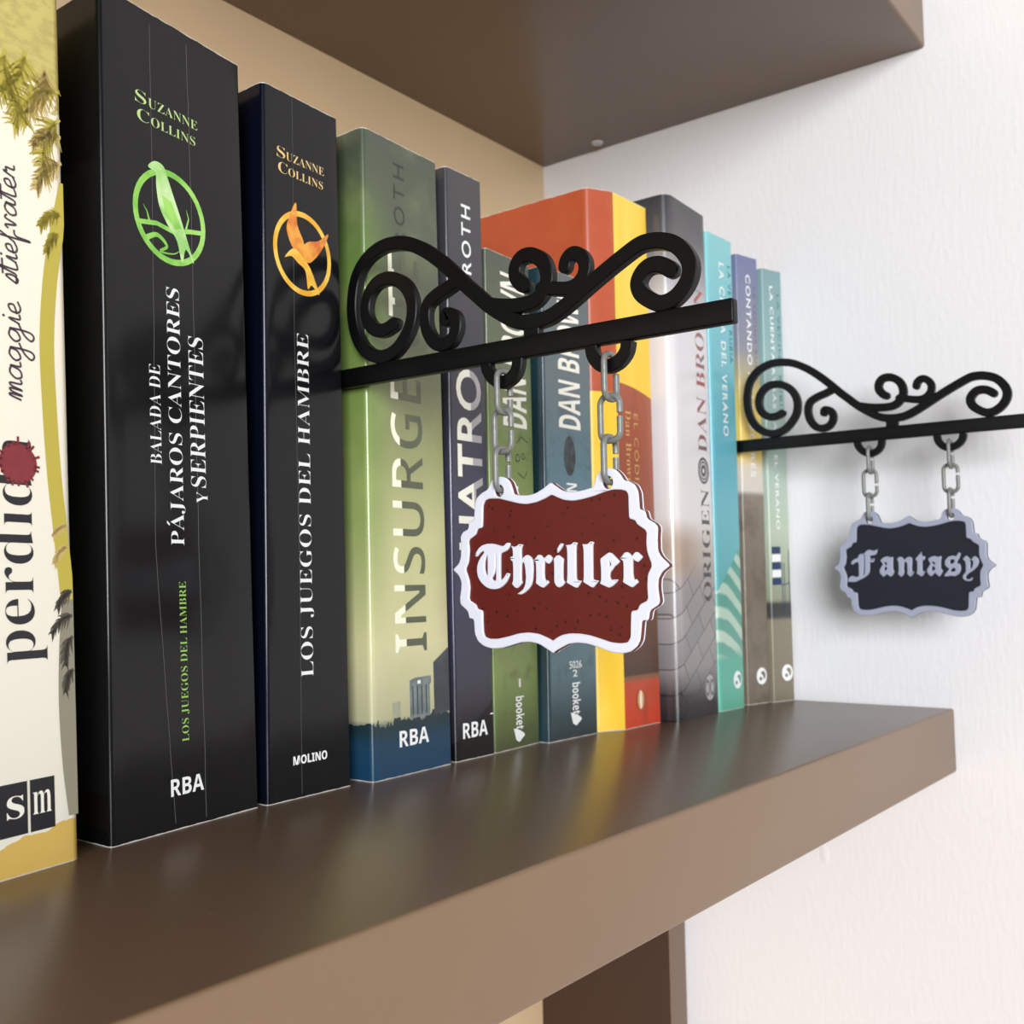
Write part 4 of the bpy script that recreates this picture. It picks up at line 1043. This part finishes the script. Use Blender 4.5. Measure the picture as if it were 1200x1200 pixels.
def make_sign(label, X, sc_, yoff, zoff, board_rgb, dots, frame_rgb, letters, stroke_w):
    tk = 0.27
    x0, x1 = X, X + 0.3
    root = thing('hanging_sign', label, 'sign', (X + 0.15, 0, 4.4), 'hanging genre signs')
    ox, oz = X + 0.15, 4.4
    T = lambda p: (p[0] * sc_ + yoff, (p[1] - 4.511) * sc_ + 4.511 + zoff)

    def put(me, name, parent, mats, sm=35):
        for v in me.vertices:
            v.co.x -= ox * S; v.co.z -= oz * S
        me.materials.clear()
        for m_ in mats:
            me.materials.append(m_)
        me.polygons.foreach_set('material_index', [0] * len(me.polygons))
        me.polygons.foreach_set('use_smooth', [True] * len(me.polygons))
        me.set_sharp_from_angle(angle=math.radians(sm))
        o = bpy.data.objects.new(name, me); COL.objects.link(o); o.parent = parent
        return recalc(o)

    # bracket: arm with scrolls and two eyes
    V, F = [], []
    w = stroke_w
    for key, wd, dx, en in (('main', w, 0.0, (True, True)), ('hook', w * 0.97, 0.004, (True, True)), ('curl', w, 0.006, (True, True)), ('bud', w * 0.9, 0.008, (True, True)), ('post', 0.56, 0.01, (False, False)),
                            ('loop_far', stroke_w * 0.87, 0.012, (False, False)), ('loop_near', stroke_w * 0.87, 0.012, (False, False))):
        pts = [T(p) for p in SIGN[key]]
        if len(pts) > 2:
            pts = spline(pts, 5)
        ribbon(V, F, pts, wd, x0 + dx, x1 - dx, 0.03, en)
    (ya, za), (yb, zb) = [T(p) for p in SIGN['bar']]
    ya += 2.6; za += 0.02
    hb = 0.32 * sc_
    bv, bf = box_geo(x0 - 0.01, x1 + 0.01, yb, ya, -hb, hb, 0.05)
    n0 = len(V)
    for x, y, z in bv:
        t = (y - yb) / (ya - yb)
        V.append((x, y, z + zb + (za - zb) * t))
    F += [[n0 + i for i in f] for f in bf]
    V = [(x - ox, y, z - oz) for x, y, z in V]
    recalc(link('bracket', V, F, [BLACK_PLA], root, smooth=35))

    # sign board: coloured core, raised border and lettering, pale back layer
    outer = [T(p) for p in SIGN['outer']]
    inner = [T(p) for p in SIGN['inner']]
    holes = []
    for key in ('hole_far', 'hole_near'):
        c = T(SIGN[key])
        holes.append([(c[0] + 0.165 * math.cos(a), c[1] + 0.175 * math.sin(a)) for a in [2 * math.pi * i / 20 for i in range(20)]])
    fr = plain('sign_frame_' + letters, frame_rgb, 0.35)
    core = put(plate([outer] + holes, x0 + 0.065, x0 + 0.235, None, 'sign_board', root, 0.015), 'sign_board', root, [board_mat('sign_board_' + letters, board_rgb, dots)])
    put(plate([outer, inner] + holes, x0 - 0.005, x0 + 0.085, None, 'border', core, 0.035), 'border', core, [fr])['label'] = 'raised pale border'
    put(plate([outer] + holes, x0 + 0.225, x0 + 0.3, None, 'back_layer', core, 0.02), 'back_layer', core, [fr])
    data = THRILLER if letters == 'thriller' else FANTASY
    bm = bmesh.new()
    for o_, hs in data:
        me = plate([o_] + hs, x0 - 0.01, x0 + 0.09, None, 'lettering', core, 0.03)
        bm.from_mesh(me)
        bpy.data.meshes.remove(me)
    me = bpy.data.meshes.new('lettering'); bm.to_mesh(me); bm.free()
    put(me, 'lettering', core, [fr])['label'] = 'raised gothic lettering'

    # two chains of three split links
    def link_mesh(axis, split):
        hl, hw, rw = 0.63, 0.315, 0.09
        path = []
        r = 0.25
        for cx, cz, a0 in ((hw - r, hl - r, 0), (-hw + r, hl - r, math.pi / 2), (-hw + r, -hl + r, math.pi), (hw - r, -hl + r, 1.5 * math.pi)):
            for i in range(7):
                a = a0 + i / 6 * math.pi / 2
                path.append((cx + r * math.cos(a), cz + r * math.sin(a)))
        path = [(hw, split + 0.055)] + path[:] + [(hw, split - 0.055)]
        V, F = [], []
        k = 10
        for i, p in enumerate(path):
            q0, q1 = Vector(path[max(i - 1, 0)]), Vector(path[min(i + 1, len(path) - 1)])
            d = (q1 - q0).normalized(); nn = Vector((-d.y, d.x))
            for j in range(k):
                a = 2 * math.pi * (j + 0.5) / k
                s_ = Vector(p) + nn * (rw * math.cos(a))
                t_ = rw * math.sin(a)
                V.append((s_.x, t_, s_.y) if axis == 'x' else (t_, -s_.x, s_.y))
        m = len(path)
        for i in range(m - 1):
            for j in range(k):
                a, b_ = i * k + j, i * k + (j + 1) % k
                F.append([a, b_, b_ + k, a + k])
        F.append(list(range(k))); F.append([(m - 1) * k + j for j in range(k)][::-1])
        return V, F

    for loop, hole in (('loop_far', 'hole_far'), ('loop_near', 'hole_near')):
        hy, hz = T(SIGN[hole])
        lz = min(T(p)[1] for p in SIGN[loop])
        ly = T(SIGN[loop][3])[0]
        zt = lz + 0.18 + 0.06 + 0.095               # top of the upper link, above the eye's strip
        zb_ = hz + 0.02 - 0.095                     # underside of the lower link
        ztop, zbot = zt + 0.095, zb_ - 0.0
        half = 0.63 + 0.09
        zc = [ztop - half, (ztop + zbot) / 2, zbot + half]
        for i in range(3):
            t = (i + 0.5) / 3
            yc = ly + (hy - ly) * t
            V, F = link_mesh('x' if i != 1 else 'y', random.uniform(-0.15, 0.3))
            lk = link('chain_link', [(x + 0.135 - 0.15, y + yc, z + zc[i] - oz) for x, y, z in V], F, [GREY_PLA], root, smooth=45)
            recalc(lk)
    return root


make_sign('large dark red hanging sign with white gothic lettering on a black scroll arm', 7.3, 1.0, 0.0, 0.0, (92, 25, 17), (28, 7, 5), (226, 228, 238), 'thriller', 0.45)
make_sign('navy hanging sign with grey gothic lettering, close to the white wall', 33.45, 0.9865, -2.17, 0.09, (21, 25, 36), (19, 22, 32), (158, 163, 182), 'fantasy', 0.375)
